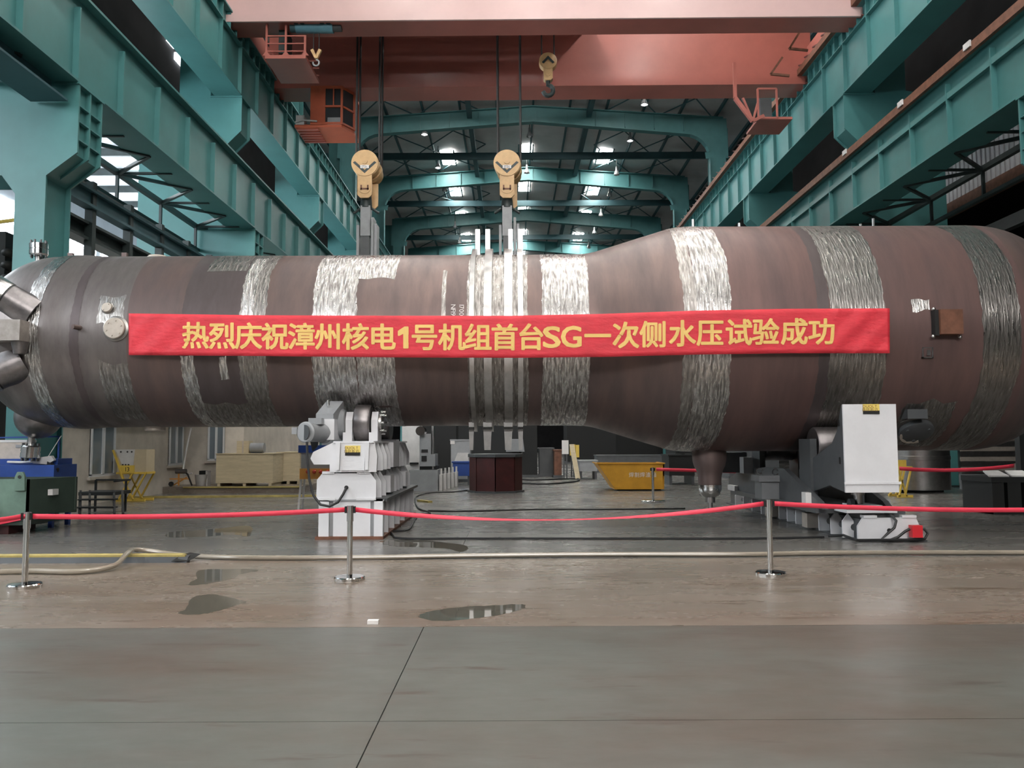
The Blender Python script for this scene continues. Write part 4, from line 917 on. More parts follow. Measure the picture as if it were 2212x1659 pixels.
mo = part(rs, 'motor', MB().lathe((mc.x, 13.95, mc.z), (.42, 1, 0), [(0, .16), (.02, .185), (.05, .185), (.06, .165), (.5, .165), (.52, .19), (.56, .19)], 32), 'grey_paint')
part(mo, 'fan_grille', MB().cyl((mc.x - .003, 13.945, mc.z), (mc.x + .006, 13.955, mc.z), .13, n=28), 'darkgrey_paint')
part(mo, 'terminal_box', MB().box(mc.x + .02, mc.x + .25, 14.1, 14.3, mc.z + .14, mc.z + .25), 'grey_paint', smooth=False)
part(mo, 'side_lug', MB().box(mc.x - .24, mc.x - .15, 14.0, 14.08, mc.z - .03, mc.z + .09), 'grey_paint', smooth=False)
part(rs, 'torque_arm', MB().prism([(gx0 - .12, 14.5, gzb + .06), (gx0 + .05, 14.5, gzb + .06), (gx0 + .02, 14.5, gzb - .12), (gx0 - .06, 14.5, gzb - .2)], (0, .06, 0)), 'black_paint', smooth=False)
part(rs, 'motor_cable', MB().tube([D(663, 955, 13.93), D(664, 990, 13.92), D(668, 1035, 13.9), D(677, 1070, 13.88), D(692, 1090, 13.87), D(712, 1094, 13.86), D(730, 1085, 13.88), D(741, 1068, 13.93), D(748, 1054, 14.02)], .022, 8), 'black')
# ---- right stand
R0 = 13.4
def Zr(py, Y=R0): return D(1880, py, Y).z
def Xr(px, Y=R0, py=1050): return D(px, py, Y).x
rw = thing('roller_stand', (6.1, 16.3, 0), 'grey roller stand with white cabinet under the wide end of the vessel', 'roller stand', 'roller stands carrying the vessel')
zt_ = Zr(1116)
bm = part(rw, 'base_beam', MB().box(Xr(1862), Xr(1952), R0 + .05, 21.5, .03, zt_ - .05), 'darkgrey_paint', smooth=False)
part(bm, 'end_plate', MB().prism([(Xr(1850), R0, .03), (Xr(1990), R0, .03), (Xr(1990), R0, .12), (Xr(1976), R0, zt_ - .02), (Xr(1862), R0, zt_ - .02), (Xr(1850), R0, .25)], (0, .05, 0)), 'white_paint', smooth=False)
part(bm, 'top_pad', MB().box(Xr(1862), Xr(1891), R0 - .02, R0 + .12, zt_ - .02, zt_ + .02).box(Xr(1945), Xr(1976), R0 - .02, R0 + .12, zt_ - .02, zt_ + .02), 'white_paint', smooth=False)
part(bm, 'foot_plate', MB().box(Xr(1850), Xr(1995), R0 - .05, 21.6, 0, .03), 'darkgrey_paint', smooth=False)
part(bm, 'gland_hole', MB().cyl((Xr(1917), R0 - .01, Zr(1146)), (Xr(1917), R0 + .01, Zr(1146)), .035, n=16), 'black')
lr_ = meshof(MB().prism([(0, 0, 0), (.19, 0, 0), (.19, 0, .11), (.15, 0, .13), (.135, 0, .17), (.15, 0, .21), (.19, 0, .23), (.19, 0, .27), (.10, 0, .40), (0, 0, .27)], (0, .035, 0)), 'pointed_rib', 'white_paint', smooth=False)
for y in (.35, .85, 1.4, 2.6, 3.1, 3.6, 4.8, 5.5, 6.2, 6.9): inst(bm, 'pointed_rib', lr_, (Xr(1862) - .2, R0 + y, .03))
for ya in (1.85, 4.1): part(bm, 'slide_block', MB().box(Xr(1862) - .25, Xr(1862), R0 + ya, R0 + ya + .28, .03, .30), 'pad', smooth=False)
part(rw, 'jack_plate', MB().box(Xr(1826), Xr(1935), R0 - .02, R0 + .7, zt_ + .06, zt_ + .11).box(Xr(1850), Xr(1908), R0 + .05, R0 + .6, zt_ + .11, zt_ + .18), 'white_paint', smooth=False)
part(rw, 'jack_spacer', MB().box(Xr(1866), Xr(1960), R0 + .1, R0 + .6, zt_ - .06, zt_ + .07), 'darkgrey_paint', smooth=False)
part(rw, 'jack_screw', MB().cyl((Xr(1872), R0 + .35, zt_ + .15), (Xr(1872), R0 + .35, Zr(1060)), .07, n=20).cyl((Xr(1872), R0 + .35, Zr(1072)), (Xr(1872), R0 + .35, Zr(1060)), .11, n=20), 'steel')
part(rw, 'jack_wheel', MB().cyl((Xr(1849), R0 + .3, Zr(1092)), (Xr(1858), R0 + .3, Zr(1092)), .09, n=20), 'darkgrey_paint')
RC = 13.0
cx0, cx1, cz0, cz1 = D(1825, 1000, RC).x, D(1940, 1000, RC).x, D(1880, 1064, RC).z, D(1880, 873, RC).z
cb = part(rw, 'cabinet', MB().box(cx0, cx1, RC, RC + .04, cz0, cz1), 'white_paint', 'tall white sheet-metal cabinet front', smooth=False)
part(cb, 'cabinet_body', MB().prism([(cx0 + .01, RC + .04, cz0), (cx0 + .01, RC + .04, cz1 - .01), (cx0 + .01, RC + .10, cz1 - .01), (cx0 + .01, RC + .30, cz1 - .42), (cx0 + .01, RC + 1.0, cz1 - 1.05), (cx0 + .01, RC + 1.0, cz0 + .12)], (cx1 - cx0 - .02, 0, 0)), 'darkgrey_paint', smooth=False)
part(cb, 'cabinet_lip', MB().box(cx0 - .02, cx1 + .03, RC - .02, RC, cz0 + .13, cz0 + .17), 'white_paint', smooth=False)
part(cb, 'side_vent', MB().box(cx0 - .005, cx0, RC + .18, RC + .22, cz1 - .35, cz1 - .24).box(cx0 - .005, cx0, RC + .18, RC + .22, cz0 + .45, cz0 + .56), 'black_paint', smooth=False)
label_plate(cb, D(1882, 900, RC).x, RC - .002, cz1 - .07, .265, .14)
# grey side brace, swing arm and roller carriages running back under the vessel
xs0 = Xr(1762, 14.5)
part(rw, 'side_brace', MB().prism([(5.35, RC + .35, cz1 - .55), (5.35, RC + .35, cz0 + .15), (5.35, 15.2, .62), (5.35, 15.2, 1.12)], (.07, 0, 0)), 'darkgrey_paint', smooth=False)
part(rw, 'swing_arm', MB().prism([(5.2, 13.7, .50), (5.2, 13.9, .62), (5.2, 15.6, 1.12), (5.2, 16.6, 1.12), (5.2, 18.6, 1.0), (5.2, 19.6, .75), (5.2, 19.6, .5)], (.1, 0, 0)), 'darkgrey_paint', smooth=False)
part(rw, 'swing_arm', MB().prism([(6.3, 13.7, .50), (6.3, 13.9, .62), (6.3, 15.6, 1.12), (6.3, 16.6, 1.12), (6.3, 18.6, 1.0), (6.3, 19.6, .75), (6.3, 19.6, .5)], (.1, 0, 0)), 'darkgrey_paint', smooth=False)
part(rw, 'pivot_bed', MB().box(5.15, 6.45, 13.9, 19.2, .42, .52), 'darkgrey_paint', smooth=False)
yw = 14.75; zw = ZA - math.sqrt((RW + .345) ** 2 - (YA - yw) ** 2) - .006
for yq in (yw, 2 * YA - yw):
    rr = roller(rw, 5.45, 6.1, yq, zw, .335)
    [part(rw, 'roller_bracket', MB().box(xq, xq + .12, yq - .28, yq + .28, .5, zw + .12), 'darkgrey_paint', smooth=False) for xq in (5.3, 6.12)]
pbk = part(rw, 'pillow_bracket', MB().box(4.86, 5.2, 15.9, 16.35, .52, .86).box(4.80, 5.2, 15.85, 16.4, .86, .98), 'mid_grey', smooth=False)
for xe_, ze_ in ((4.84, 1.06), (5.16, 1.04)): part(pbk, 'eye_bolt', MB().tube([(xe_ + .06 * math.cos(k * .7), 15.95, ze_ + .06 * math.sin(k * .7)) for k in range(9)], .016, 6), 'chrome')
part(rw, 'far_bracket', MB().box(4.7, 5.25, 18.2, 18.8, .95, 1.4), 'darkgrey_paint', smooth=False); part(rw, 'far_bracket', MB().box(5.0, 5.2, 17.6, 17.9, .95, 1.3), 'grey_paint', smooth=False)
part(rw, 'arm_pad', MB().box(5.12, 5.2, 18.8, 19.4, .5, .62), 'offwhite', smooth=False); part(rw, 'arm_pad', MB().box(5.1, 5.2, 14.2, 14.4, .55, .75), 'offwhite', smooth=False)
# control cables and red plug on the base
part(rw, 'plug_cable', MB().tube([D(1912, 1108, 13.5), D(1927, 1115, 13.36), D(1936, 1125, 13.3), D(1932, 1140, 13.3), D(1918, 1152, 13.3), D(1905, 1164, 13.3), D(1922, 1167, 13.29), D(1940, 1160, 13.28), D(1955, 1148, 13.28), D(1965, 1143, 13.28)], .022, 8), 'black')
part(rw, 'red_plug', MB().box(D(1965, 1150, 13.3).x, D(1987, 1150, 13.3).x, 13.2, 13.33, D(1970, 1160, 13.3).z, D(1970, 1134, 13.3).z), 'red', 'red plug box', smooth=False)
part(rw, 'plug_cable', MB().tube([D(1986, 1143, 13.28), D(1997, 1143, 13.26), D(2004, 1152, 13.25), D(1998, 1164, 13.25), D(1960, 1170, 13.22) + Vector((0, 0, .03)), D(1850, 1171, 13.2) + Vector((0, 0, .03)), D(1822, 1160, 13.6) + Vector((0, 0, .03)), D(1790, 1158, 13.8)], .022, 8), 'black')

# ================================================================== BARRIER POSTS, BELTS, HOSE, CABLES
def stanchion(px, py, toppy, label, rbase=.185, rp=.034, group='belt barrier posts'):
    g = G(px, py); zt = D(px, toppy, g.y).z
    r = thing('barrier_post', g, label, 'barrier post', group)
    part(r, 'base_disc', MB().lathe(g, (0, 0, 1), [(0, rbase), (.03, rbase), (.042, rbase * .94), (.05, rp * 1.6)], 48), 'chrome')
    part(r, 'pole', MB().cyl((g.x, g.y, .035), (g.x, g.y, zt - .18), rp, n=24), 'chrome')
    part(r, 'sleeve', MB().cyl((g.x, g.y, zt - .19), (g.x, g.y, zt), rp * 1.18, n=24), 'chrome')
    for sx in (-1, 1): part(r, 'belt_clip', MB().box(g.x + sx * rp * 1.0, g.x + sx * rp * 1.9, g.y - .02, g.y + .02, zt - .09, zt - .01), 'black_paint', smooth=False)
    return g, zt
s1, h1_ = stanchion(53, 1268, 1106, 'polished barrier post at the far left')
s2, h2_ = stanchion(755, 1252, 1092, 'polished barrier post before the left roller stand')
s3, h3_ = stanchion(1665, 1242, 1079, 'polished barrier post before the right roller stand')
s4, h4_ = stanchion(1411, 1084, 1010, 'distant polished barrier post beside the yellow skip', .33, .035)
s5g = G(2196, 1075); s5, h5_ = stanchion(2196, 1075, 1001, 'distant polished barrier post at the right edge', .3, .035)
def belt(a, b, sag, wd, label, twist=0.0, n=40):
    mb = MB(); a, b = Vector(a), Vector(b); d = (b - a).normalized(); side = Vector((-d.y, d.x, 0))
    for i in range(n + 1):
        t = i / n; p = a.lerp(b, t); p.z -= sag * 4 * t * (1 - t)
        an = twist * math.sin(math.pi * t) ** 1.5
        up = Vector((0, 0, 1)) * math.cos(an) + side * math.sin(an)
        mb.v += [tuple(p - up * wd / 2), tuple(p + up * wd / 2)]
    for i in range(n): mb.f.append((2 * i, 2 * i + 2, 2 * i + 3, 2 * i + 1))
    o_ = solo('barrier_belt', mb, 'belt', label, 'barrier belt', 'red barrier belts')
    m_ = o_.modifiers.new('thickness', 'SOLIDIFY'); m_.thickness = .003; m_.offset = 0
    return o_
def top(s, h, dx=0): return (s.x + dx, s.y, h - .05)
belt(D(-60, 1128, s1.y - .6), top(s1, h1_, -.06), .01, .055, 'red belt leaving the picture at the far left')
belt(top(s1, h1_, .06), top(s2, h2_, -.06), .035, .058, 'red belt between the far left post and the next post')
belt(top(s2, h2_, .06), top(s3, h3_, -.06), .16, .058, 'sagging twisted red belt between the two middle posts', 1.45)
belt(top(s3, h3_, .06), D(2260, 1101, s3.y + .3), .03, .058, 'red belt running right from the post before the white cabinet')
belt(top(s4, h4_, .1), D(1600, 1019, s4.y + .3), .0, .09, 'distant red belt from the post beside the yellow skip', n=8)
belt(D(1943, 1012, 22), D(2190, 1006, 22.5), .08, .10, 'distant red belt behind the white cabinet on the right', n=16)
def wavy(pts, r, n=8, sub=6):
    out = []
    for i in range(len(pts) - 1):
        p0, p1, p2, p3 = pts[max(i - 1, 0)], pts[i], pts[i + 1], pts[min(i + 2, len(pts) - 1)]
        for k in range(sub):
            t = k / sub; out.append(.5 * ((2 * p1) + (p2 - p0) * t + (2 * p0 - 5 * p1 + 4 * p2 - p3) * t * t + (3 * p1 - p0 - 3 * p2 + p3) * t ** 3))
    out.append(pts[-1]); return MB().tube(out, r, n)
def gz(px, py, r, lift=0): p = G(px, py); return Vector((p.x, p.y, r + .002 + lift))
solo('water_hose', wavy([gz(-80, 1245, .035), gz(60, 1240, .035), gz(170, 1241, .035), gz(245, 1232, .035, .02), gz(275, 1218, .035, .11), gz(300, 1207, .035, .09), gz(400, 1205, .035), gz(520, 1210, .035), gz(760, 1210, .035), gz(1000, 1206, .035), gz(1300, 1203, .035), gz(1600, 1203, .035), gz(1760, 1200, .035), gz(2000, 1199, .035), gz(2300, 1199, .035)], .034, 10),
     'hose', 'clear beige water hose lying across the floor', 'hose')
solo('floor_cable', wavy([gz(840, 1140, .02), gz(848, 1158, .02), gz(870, 1166, .02), gz(1000, 1166, .02), gz(1300, 1166, .02), gz(1600, 1166, .02), gz(1780, 1163, .02)], .018, 6), 'black', 'black cable on the floor between the two roller stands', 'cable')
solo('floor_cable', wavy([gz(838, 1150, .02), gz(880, 1147, .02), gz(893, 1130, .02), gz(905, 1113, .02), gz(930, 1110, .02), gz(902, 1098, .02), gz(899, 1075, .02), gz(930, 1066, .02), gz(980, 1064, .02), gz(1010, 1060, .02)], .018, 6), 'black', 'looping black cable beside the left roller stand', 'cable')
solo('floor_cable', wavy([gz(925, 1105, .02), gz(1000, 1106, .02), gz(1160, 1102, .02), gz(1300, 1102, .02), gz(1480, 1100, .02)], .02, 6), 'black', 'thin black cable on the floor further back in the middle', 'cable')
solo('floor_cable', wavy([gz(1120, 1045, .03), gz(1180, 1047, .03), gz(1240, 1042, .03), gz(1250, 1036, .03), gz(1215, 1036, .03), gz(1160, 1038, .03), gz(1120, 1037, .03)], .03, 6), 'black', 'coiled black cable on the floor left of the yellow skip', 'cable')
# yellow-edged steel ramp plate at the left
p0, p1 = G(-60, 1222), G(410, 1213)
rp_ = thing('ramp_plate', (p0.x / 2 + p1.x / 2, p1.y, 0), 'low grey steel ramp plate with yellow edge on the left floor', 'ramp')
part(rp_, 'plate', MB().prism([(p0.x, p1.y, .09), (p0.x, p1.y - .06, .07), (p0.x, p1.y - .12, .0), (p0.x, p1.y, .0)], (p1.x - p0.x, 0, 0)), 'darkgrey_paint', smooth=False)
part(rp_, 'yellow_edge', MB().box(p0.x, p1.x - .05, p1.y - .05, p1.y + .12, 0.04, .10), 'worn_yellow', smooth=False)
part(rp_, 'black_end', MB().prism([(p1.x - .02, p1.y + .07, .11), (p1.x + .12, p1.y + .07, .09), (p1.x + .02, p1.y - .1, 0.02), (p1.x - .2, p1.y - .14, .02), (p1.x - .1, p1.y, .1)], (0, 0, .006)), 'black_paint', smooth=False)
# puddles
def puddle(pts, label):
    mb = MB(); P_ = [Vector((*G(px, py).xy, .0015)) for px, py in pts]; out = []
    n = len(P_)
    for i in range(n):
        a, b, c, d = P_[i - 1], P_[i], P_[(i + 1) % n], P_[(i + 2) % n]
        for k in range(5):
            t = k / 5; q = .5 * ((2 * b) + (c - a) * t + (2 * a - 5 * b + 4 * c - d) * t * t + (3 * b - a - 3 * c + d) * t ** 3)
            out.append(q + Vector((random.uniform(-.015, .015), random.uniform(-.02, .02), 0)))
    solo('puddle', mb.prism(out, (0, 0, -.0012)), 'water', label, 'puddle', 'water puddles on the floor', smooth=False)
puddle([(362, 1160), (366, 1150), (420, 1146), (470, 1142), (540, 1136), (538, 1158), (500, 1155), (430, 1160)], 'puddle on the grey floor left of the roller stand')
puddle([(405, 1263), (425, 1250), (430, 1232), (500, 1230), (560, 1231), (520, 1240), (500, 1250), (440, 1262)], 'dark puddle on the tan floor beside the ramp plate')
puddle([(383, 1326), (400, 1315), (420, 1290), (470, 1285), (530, 1300), (510, 1307), (470, 1320), (430, 1327)], 'puddle with window glints on the tan floor at left')
puddle([(905, 1333), (915, 1325), (960, 1315), (1050, 1309), (1130, 1306), (1125, 1318), (1080, 1328), (1010, 1337), (940, 1341)], 'long puddle on the tan floor near the middle')
puddle([(820, 1170), (900, 1166), (960, 1172), (1010, 1180), (1000, 1192), (960, 1185), (900, 1182), (850, 1180)], 'thin puddle right of the left roller stand')
solo('paper_scrap', MB().box(G(805, 1349).x - .05, G(805, 1349).x + .05, G(805, 1349).y, G(805, 1349).y + .06, .001, .035), 'chalk', 'crumpled white paper scrap at the floor seam', 'scrap', smooth=False)

# ================================================================== LEFT SIDE: OFFICE, SKIP, BENCHES
KZ = 0.22
of = thing('wall_office', (-11.6, 25, 0), 'beige plastered office wall with aluminium windows on the left', None, kind='structure')
XO = -11.6
solo('floor_kerb', MB().box(-11.58, -7.0, 27.0, 40, 0, KZ), 'tan_floor', 'low raised kerb platform in front of the office wall', None, kind='structure', smooth=False)
part(of, 'kerb_edge', MB().box(-10.9, -7.0, 26.97, 27.0, KZ - .04, KZ + .005), 'worn_yellow', smooth=False)
part(of, 'long_wall', MB().box(XO - .2, XO, 20.6, 28.9, 0, 4.4), 'plaster', smooth=False)
part(of, 'short_wall', MB().box(XO, -9.5, 28.72, 28.92, KZ, 4.4), 'plaster', smooth=False)
part(of, 'return_wall', MB().box(-9.55, -9.5, 28.92, 40, KZ, 4.4), 'plaster', smooth=False)
part(of, 'far_wall', MB().box(-13.6, -11.0, 42, 42.2, 0, 4.4), 'plaster', smooth=False)
part(of, 'corner_pier', MB().box(XO - .1, XO + .08, 20.5, 20.7, 0, 4.4), 'alu', smooth=False)
part(of, 'flat_roof', MB().box(-14, -9.5, 20.5, 42, 4.4, 4.5), 'plaster', smooth=False)
def side_window(n_, y0, y1, zs):
    r = thing('window_%d' % n_, (XO, (y0 + y1) / 2, zs), ['', 'aluminium window in the office wall behind the step platform', 'aluminium window in the office wall beside the white flexible pipe'][n_], None, kind='structure')
    z0, z1 = zs, 3.2
    part(r, 'sill', MB().box(XO, XO + .09, y0 - .1, y1 + .1, z0 - .12, z0 - .04), 'plaster', smooth=False)
    for a, b, c, d in ((y0, y1, z0 - .04, z0 + .03), (y0, y1, z1 - .05, z1), (y0, y0 + .06, z0, z1), (y1 - .06, y1, z0, z1), ((y0 + y1) / 2 - .06, (y0 + y1) / 2 + .06, z0, z1)):
        part(r, 'frame_bar', MB().box(XO, XO + .06, a, b, c, d), 'alu', smooth=False)
    part(r, 'pane', MB().box(XO, XO + .02, y0, (y0 + y1) / 2, z0, z1), 'glass', smooth=False)
    part(r, 'pane', MB().box(XO, XO + .02, (y0 + y1) / 2, y1, z0, z1), 'glass', smooth=False)
side_window(1, 22.3, 23.65, .78); side_window(2, 27.4, 28.55, .95)
def front_window(n_, px0, px1, py, Y):
    a, b = D(px0, py, Y), D(px1, py, Y); z0, z1 = a.z, 3.2
    r = thing('window_%d' % n_, (a.x / 2 + b.x / 2, Y, z0), 'aluminium window in the short wall behind the long crate' if n_ == 3 else 'small window in the far beige wall above the crates', None, kind='structure')
    part(r, 'sill', MB().box(a.x - .08, b.x + .08, Y - .08, Y, z0 - .12, z0 - .04), 'plaster', smooth=False)
    xm = (a.x + b.x) / 2
    for x0, x1, c, d in ((a.x, b.x, z0 - .04, z0 + .03), (a.x, b.x, z1 - .05, z1), (a.x, a.x + .06, z0, z1), (b.x - .06, b.x, z0, z1), (xm - .04, xm + .04, z0, z1)):
        part(r, 'frame_bar', MB().box(x0, x1, Y - .05, Y, c, d), 'alu', smooth=False)
    part(r, 'pane', MB().box(a.x, xm, Y - .02, Y, z0, z1), 'glass', smooth=False)
    part(r, 'pane', MB().box(xm, b.x, Y - .02, Y, z0, z1), 'glass', smooth=False)
front_window(3, 449, 485, 993, 28.70); front_window(4, 559, 583, 976, 41.98)
# wooden crates
def crate(px0, py0, px1, py1, Y, dep, label, z0=None):
    a, b = D(px0, py1, Y), D(px1, py0, Y); zb = a.z if z0 is None else z0; zb += .1
    r = thing('wooden_crate', (a.x / 2 + b.x / 2, Y + dep / 2, zb - .1), label, 'crate', 'plywood crates by the office wall')
    part(r, 'box', MB().box(a.x, b.x, Y, Y + dep, zb, b.z), 'wood', smooth=False)
    part(r, 'lid', MB().box(a.x - .02, b.x + .02, Y - .02, Y + dep + .02, b.z, b.z + .03), 'wood', smooth=False)
    for t in (.05, .5, .95): x = a.x + (b.x - a.x) * t; part(r, 'skid', MB().box(x - .05, x + .05, Y + .02, Y + dep - .02, zb - .1, zb), 'wood', smooth=False)
    return r, a, b
cr1, a, b = crate(466, 981, 590, 1044, 27.3, 1.2, 'long plywood crate in front of the office window', KZ)
crate(597, 978, 648, 1040, 28.6, 2.0, 'taller plywood crate at the right of the row', KZ)
q0, q1 = D(511, 979, 27.7), D(538, 954, 27.7)
r = thing('cardboard_box', (q0.x + .2, 27.9, b.z + .03), 'small beige carton on top of the long crate', 'box')
part(r, 'carton', MB().box(q0.x, q1.x, 27.7, 28.1, b.z + .03, b.z + .45), 'wood', smooth=False)
part(r, 'tape', MB().box((q0.x + q1.x) / 2 - .03, (q0.x + q1.x) / 2 + .03, 27.695, 28.105, b.z + .03, b.z + .453), 'pad', smooth=False)
q0 = D(545, 966, 27.8); r = thing('small_motor', (q0.x, 27.8, b.z + .03), 'small grey motor beside the carton on the crate', 'motor')
part(r, 'body', MB().cyl((q0.x - .05, 27.8, b.z + .21), (q0.x + .42, 27.8, b.z + .21), .17, n=20), 'grey_paint'); part(r, 'foot', MB().box(q0.x, q0.x + .35, 27.7, 27.9, b.z + .03, b.z + .08), 'darkgrey_paint', smooth=False)
# bucket, pump, pipes by the wall
q = Vector((D(424, 1043, 27.3).x, 27.7, KZ)); r = thing('bucket', q, 'white plastic bucket standing by the office wall', 'bucket')
part(r, 'body', MB().lathe(q, (0, 0, 1), [(0, .15), (.02, .16), (.36, .2), (.38, .21), (.38, .19), (.05, .15)], 24, caps=False), 'offwhite'); part(r, 'handle', MB().tube([q + Vector((.2 * math.cos(k * .5), .06, .36 - .12 * math.sin(k * .5))) for k in range(7)], .008, 5), 'grey_paint')
solo('white_pipe', wavy([D(413, 925, 28.2), D(405, 960, 28.0), D(398, 1000, 27.8), D(396, 1018, 27.6), D(402, 1026, 27.5), D(415, 1022, 27.4)], .03, 8), 'offwhite', 'white flexible pipe hanging from the wall to the bucket', 'pipe')
q = Vector((D(378, 1045, 27.25).x + .1, 27.3, KZ)); r = thing('pump_trolley', q, 'small pump trolley with orange frame by the wall', 'pump')
part(r, 'frame', MB().bar(q + Vector((-.3, 0, .25)), q + Vector((.35, 0, .25)), .04, .04).bar(q + Vector((0, 0, .03)), q + Vector((0, 0, .45)), .05, .035).bar(q + Vector((-.25, .2, .03)), q + Vector((.2, .2, .3)), .04, .04), 'orange_panel', smooth=False)
part(r, 'pump_body', MB().cyl(q + Vector((-.1, 0, .5)), q + Vector((.25, 0, .5)), .08, n=16), 'forged'); part(r, 'push_bar', MB().tube([q + Vector((.15, 0, .5)), q + Vector((.3, 0, .4)), q + Vector((.45, 0, .02))], .03, 6), 'black'); part(r, 'wheel', MB().cyl(q + Vector((-.25, -.03, .08)), q + Vector((-.25, .03, .08)), .08, n=16), 'black')
q = D(438, 1035, 27.8); r = thing('floor_heater', (q.x, 27.9, KZ), 'black and white wall box beside the crate', 'box')
part(r, 'body', MB().box(q.x - .13, q.x + .1, 27.8, 28.1, KZ, KZ + .5), 'black_paint', smooth=False); part(r, 'white_edge', MB().box(q.x + .1, q.x + .16, 27.78, 28.1, KZ, KZ + .5), 'offwhite', smooth=False)
# yellow stand no. 13 with its grey box
def trestle(px0, px1, Y, pyt, label, num=None):
    g0, g1 = D(px0, 1060, Y), D(px1, 1060, Y); g0.z = g1.z = 0; zt = D(px0, pyt, Y).z; W_ = g1.x - g0.x
    r = thing('yellow_trestle', (g0.x + W_ / 2, Y + .4, 0), label, 'trestle', 'yellow folding trestles')
    for y in (Y, Y + .55):
        part(r, 'foot_bar', MB().bar((g0.x, y, .04), (g1.x, y, .04), .07, .07), 'yellow', smooth=False)
        part(r, 'leg', MB().bar((g0.x + .05, y, .035), (g0.x + W_ * .55, y, zt), .07, .035), 'yellow', smooth=False)
        part(r, 'leg', MB().bar((g0.x + W_ * .6, y, .035), (g0.x + W_ * .1, y, zt), .07, .035), 'yellow', smooth=False)
        part(r, 'leg', MB().bar((g0.x + W_ * .5, y + .02, .035), (g0.x + W_, y + .02, zt), .07, .035), 'yellow', smooth=False)
    part(r, 'top_bar', MB().bar((g0.x, Y, zt), (g1.x, Y, zt), .06, .06).bar((g1.x, Y, zt), (g1.x, Y + .55, zt), .06, .06).bar((g1.x, Y + .55, zt), (g0.x, Y + .55, zt), .06, .06).bar((g0.x, Y + .55, zt), (g0.x, Y, zt), .06, .06), 'yellow', smooth=False)
    pn = part(r, 'number_plate', MB().box(g0.x + W_ * .1, g0.x + W_ * .62, Y - .05, Y - .03, zt, zt + .22), 'yellow', smooth=False)
    if num:
        mb = MB(); cxn = g0.x + W_ * .38
        letters(mb, num, lambda u, v: Vector((cxn + u, Y - .055, zt + .11 + v)), .12, 0, .25); part(pn, 'lettering', mb, 'black_paint', smooth=False)
    return r, g0, g1, zt
t13, g0, g1, zt = trestle(252, 314, 23.3, 1022, 'yellow trestle marked 13 carrying a grey cabinet by the office wall', '13')
W_ = g1.x - g0.x
part(t13, 'tall_leg', MB().bar((g0.x + .25, g0.y - .03, zt - .3), (g0.x - .12, g0.y - .03, D(243, 972, g0.y).z), .08, .035), 'yellow', smooth=False)
r = thing('control_cabinet', (g0.x + W_ * .5, g0.y + .4, zt), 'beige control cabinet with bolt holes on the yellow trestle', 'cabinet')
zc_ = D(270, 971, g0.y).z
part(r, 'body', MB().box(g0.x, g1.x, g0.y, g0.y + .55, zt + .03, zc_), 'cream', smooth=False)
part(r, 'front_panel', MB().prism([(g0.x - .06, g0.y - .02, zc_), (g0.x + W_ * .6, g0.y - .02, zc_), (g0.x + W_ * .55, g0.y - .02, zt + .1), (g0.x + .2, g0.y - .02, zt + .1)], (0, .02, 0)), 'offwhite', smooth=False)
for (u, v) in ((.12, .9), (.35, .9), (.5, .9), (.2, .35), (.3, .35), (.4, .35)):
    q = Vector((g0.x + W_ * u, g0.y - .03, zt + (zc_ - zt) * v)); part(r, 'bolt_hole', MB().cyl(q, q + Vector((0, .02, 0)), .025, n=10), 'black')
# green skip and neighbours
Yg = 14.95; g0 = D(62, 1111, Yg); z0_ = g0.z; zt = D(62, 1035, Yg).z; Y2 = 16.0; x2 = D(167, 1060, Y2).x
sk = thing('green_skip', (g0.x - 1, Yg + .5, 0), 'large green steel skip with lifting lug at the far left', 'skip')
part(sk, 'front_wall', MB().prism([(g0.x - 2.0, Yg, zt), (g0.x, Yg, zt), (g0.x, Yg, z0_), (g0.x - .9, Yg, z0_ - .2), (g0.x - 2.0, Yg, z0_ - .2)], (0, .06, 0)), 'green', smooth=False)
part(sk, 'side_wall', MB().prism([(g0.x, Yg, zt), (x2, Y2, zt), (x2, Y2, z0_ - .05), (g0.x, Yg, z0_)], (-.06, .0, 0)), 'darkgreen', smooth=False)
part(sk, 'rear_wall', MB().box(g0.x - 2.0, x2, Y2 - .06, Y2, z0_, zt), 'darkgreen', smooth=False)
part(sk, 'floor_pan', MB().box(g0.x - 2.0, g0.x - .05, Yg + .02, Y2, z0_ - .2, z0_ - .12), 'darkgreen', smooth=False)
lx = D(46, 1030, Yg).x; lz = D(46, 1030, Yg).z
part(sk, 'lifting_lug', MB().prism([(lx - .1, Yg - .05, lz - .25), (lx + .1, Yg - .05, lz - .25), (lx + .09, Yg - .05, lz), (lx + .05, Yg - .05, lz + .09), (lx - .05, Yg - .05, lz + .09), (lx - .09, Yg - .05, lz)], (0, .05, 0)), 'green', smooth=False)
part(sk, 'lug_hole', MB().cyl((lx, Yg - .06, lz + .0), (lx, Yg - .04, lz), .03, n=14), 'black')
q = D(118, 1062, 15.42); part(sk, 'side_lug', MB().box(q.x - .06, q.x + .03, q.y - .12, q.y + .08, q.z - .06, q.z + .05), 'offwhite', smooth=False)
for xq in (g0.x - 1.8, g0.x - .6): part(sk, 'runner', MB().box(xq, xq + .18, Yg + .1, Y2 - .1, 0, z0_ - .2), 'oxblood', smooth=False)
part(sk, 'red_stripe', MB().prism([(g0.x - .02, Yg - .012, z0_), (g0.x - .9, Yg - .012, z0_ - .2), (g0.x - .9, Yg - .012, z0_ - .26), (g0.x - .02, Yg - .012, z0_ - .08)], (0, .012, 0)), 'belt', smooth=False)
solo('timber_baulk', MB().bar((g0.x - .42, Yg - .3, .06), (g0.x - .75, Yg - .1, .62), .1, .08), 'wood', 'short timber baulk leaning on the green skip', 'timber', smooth=False)
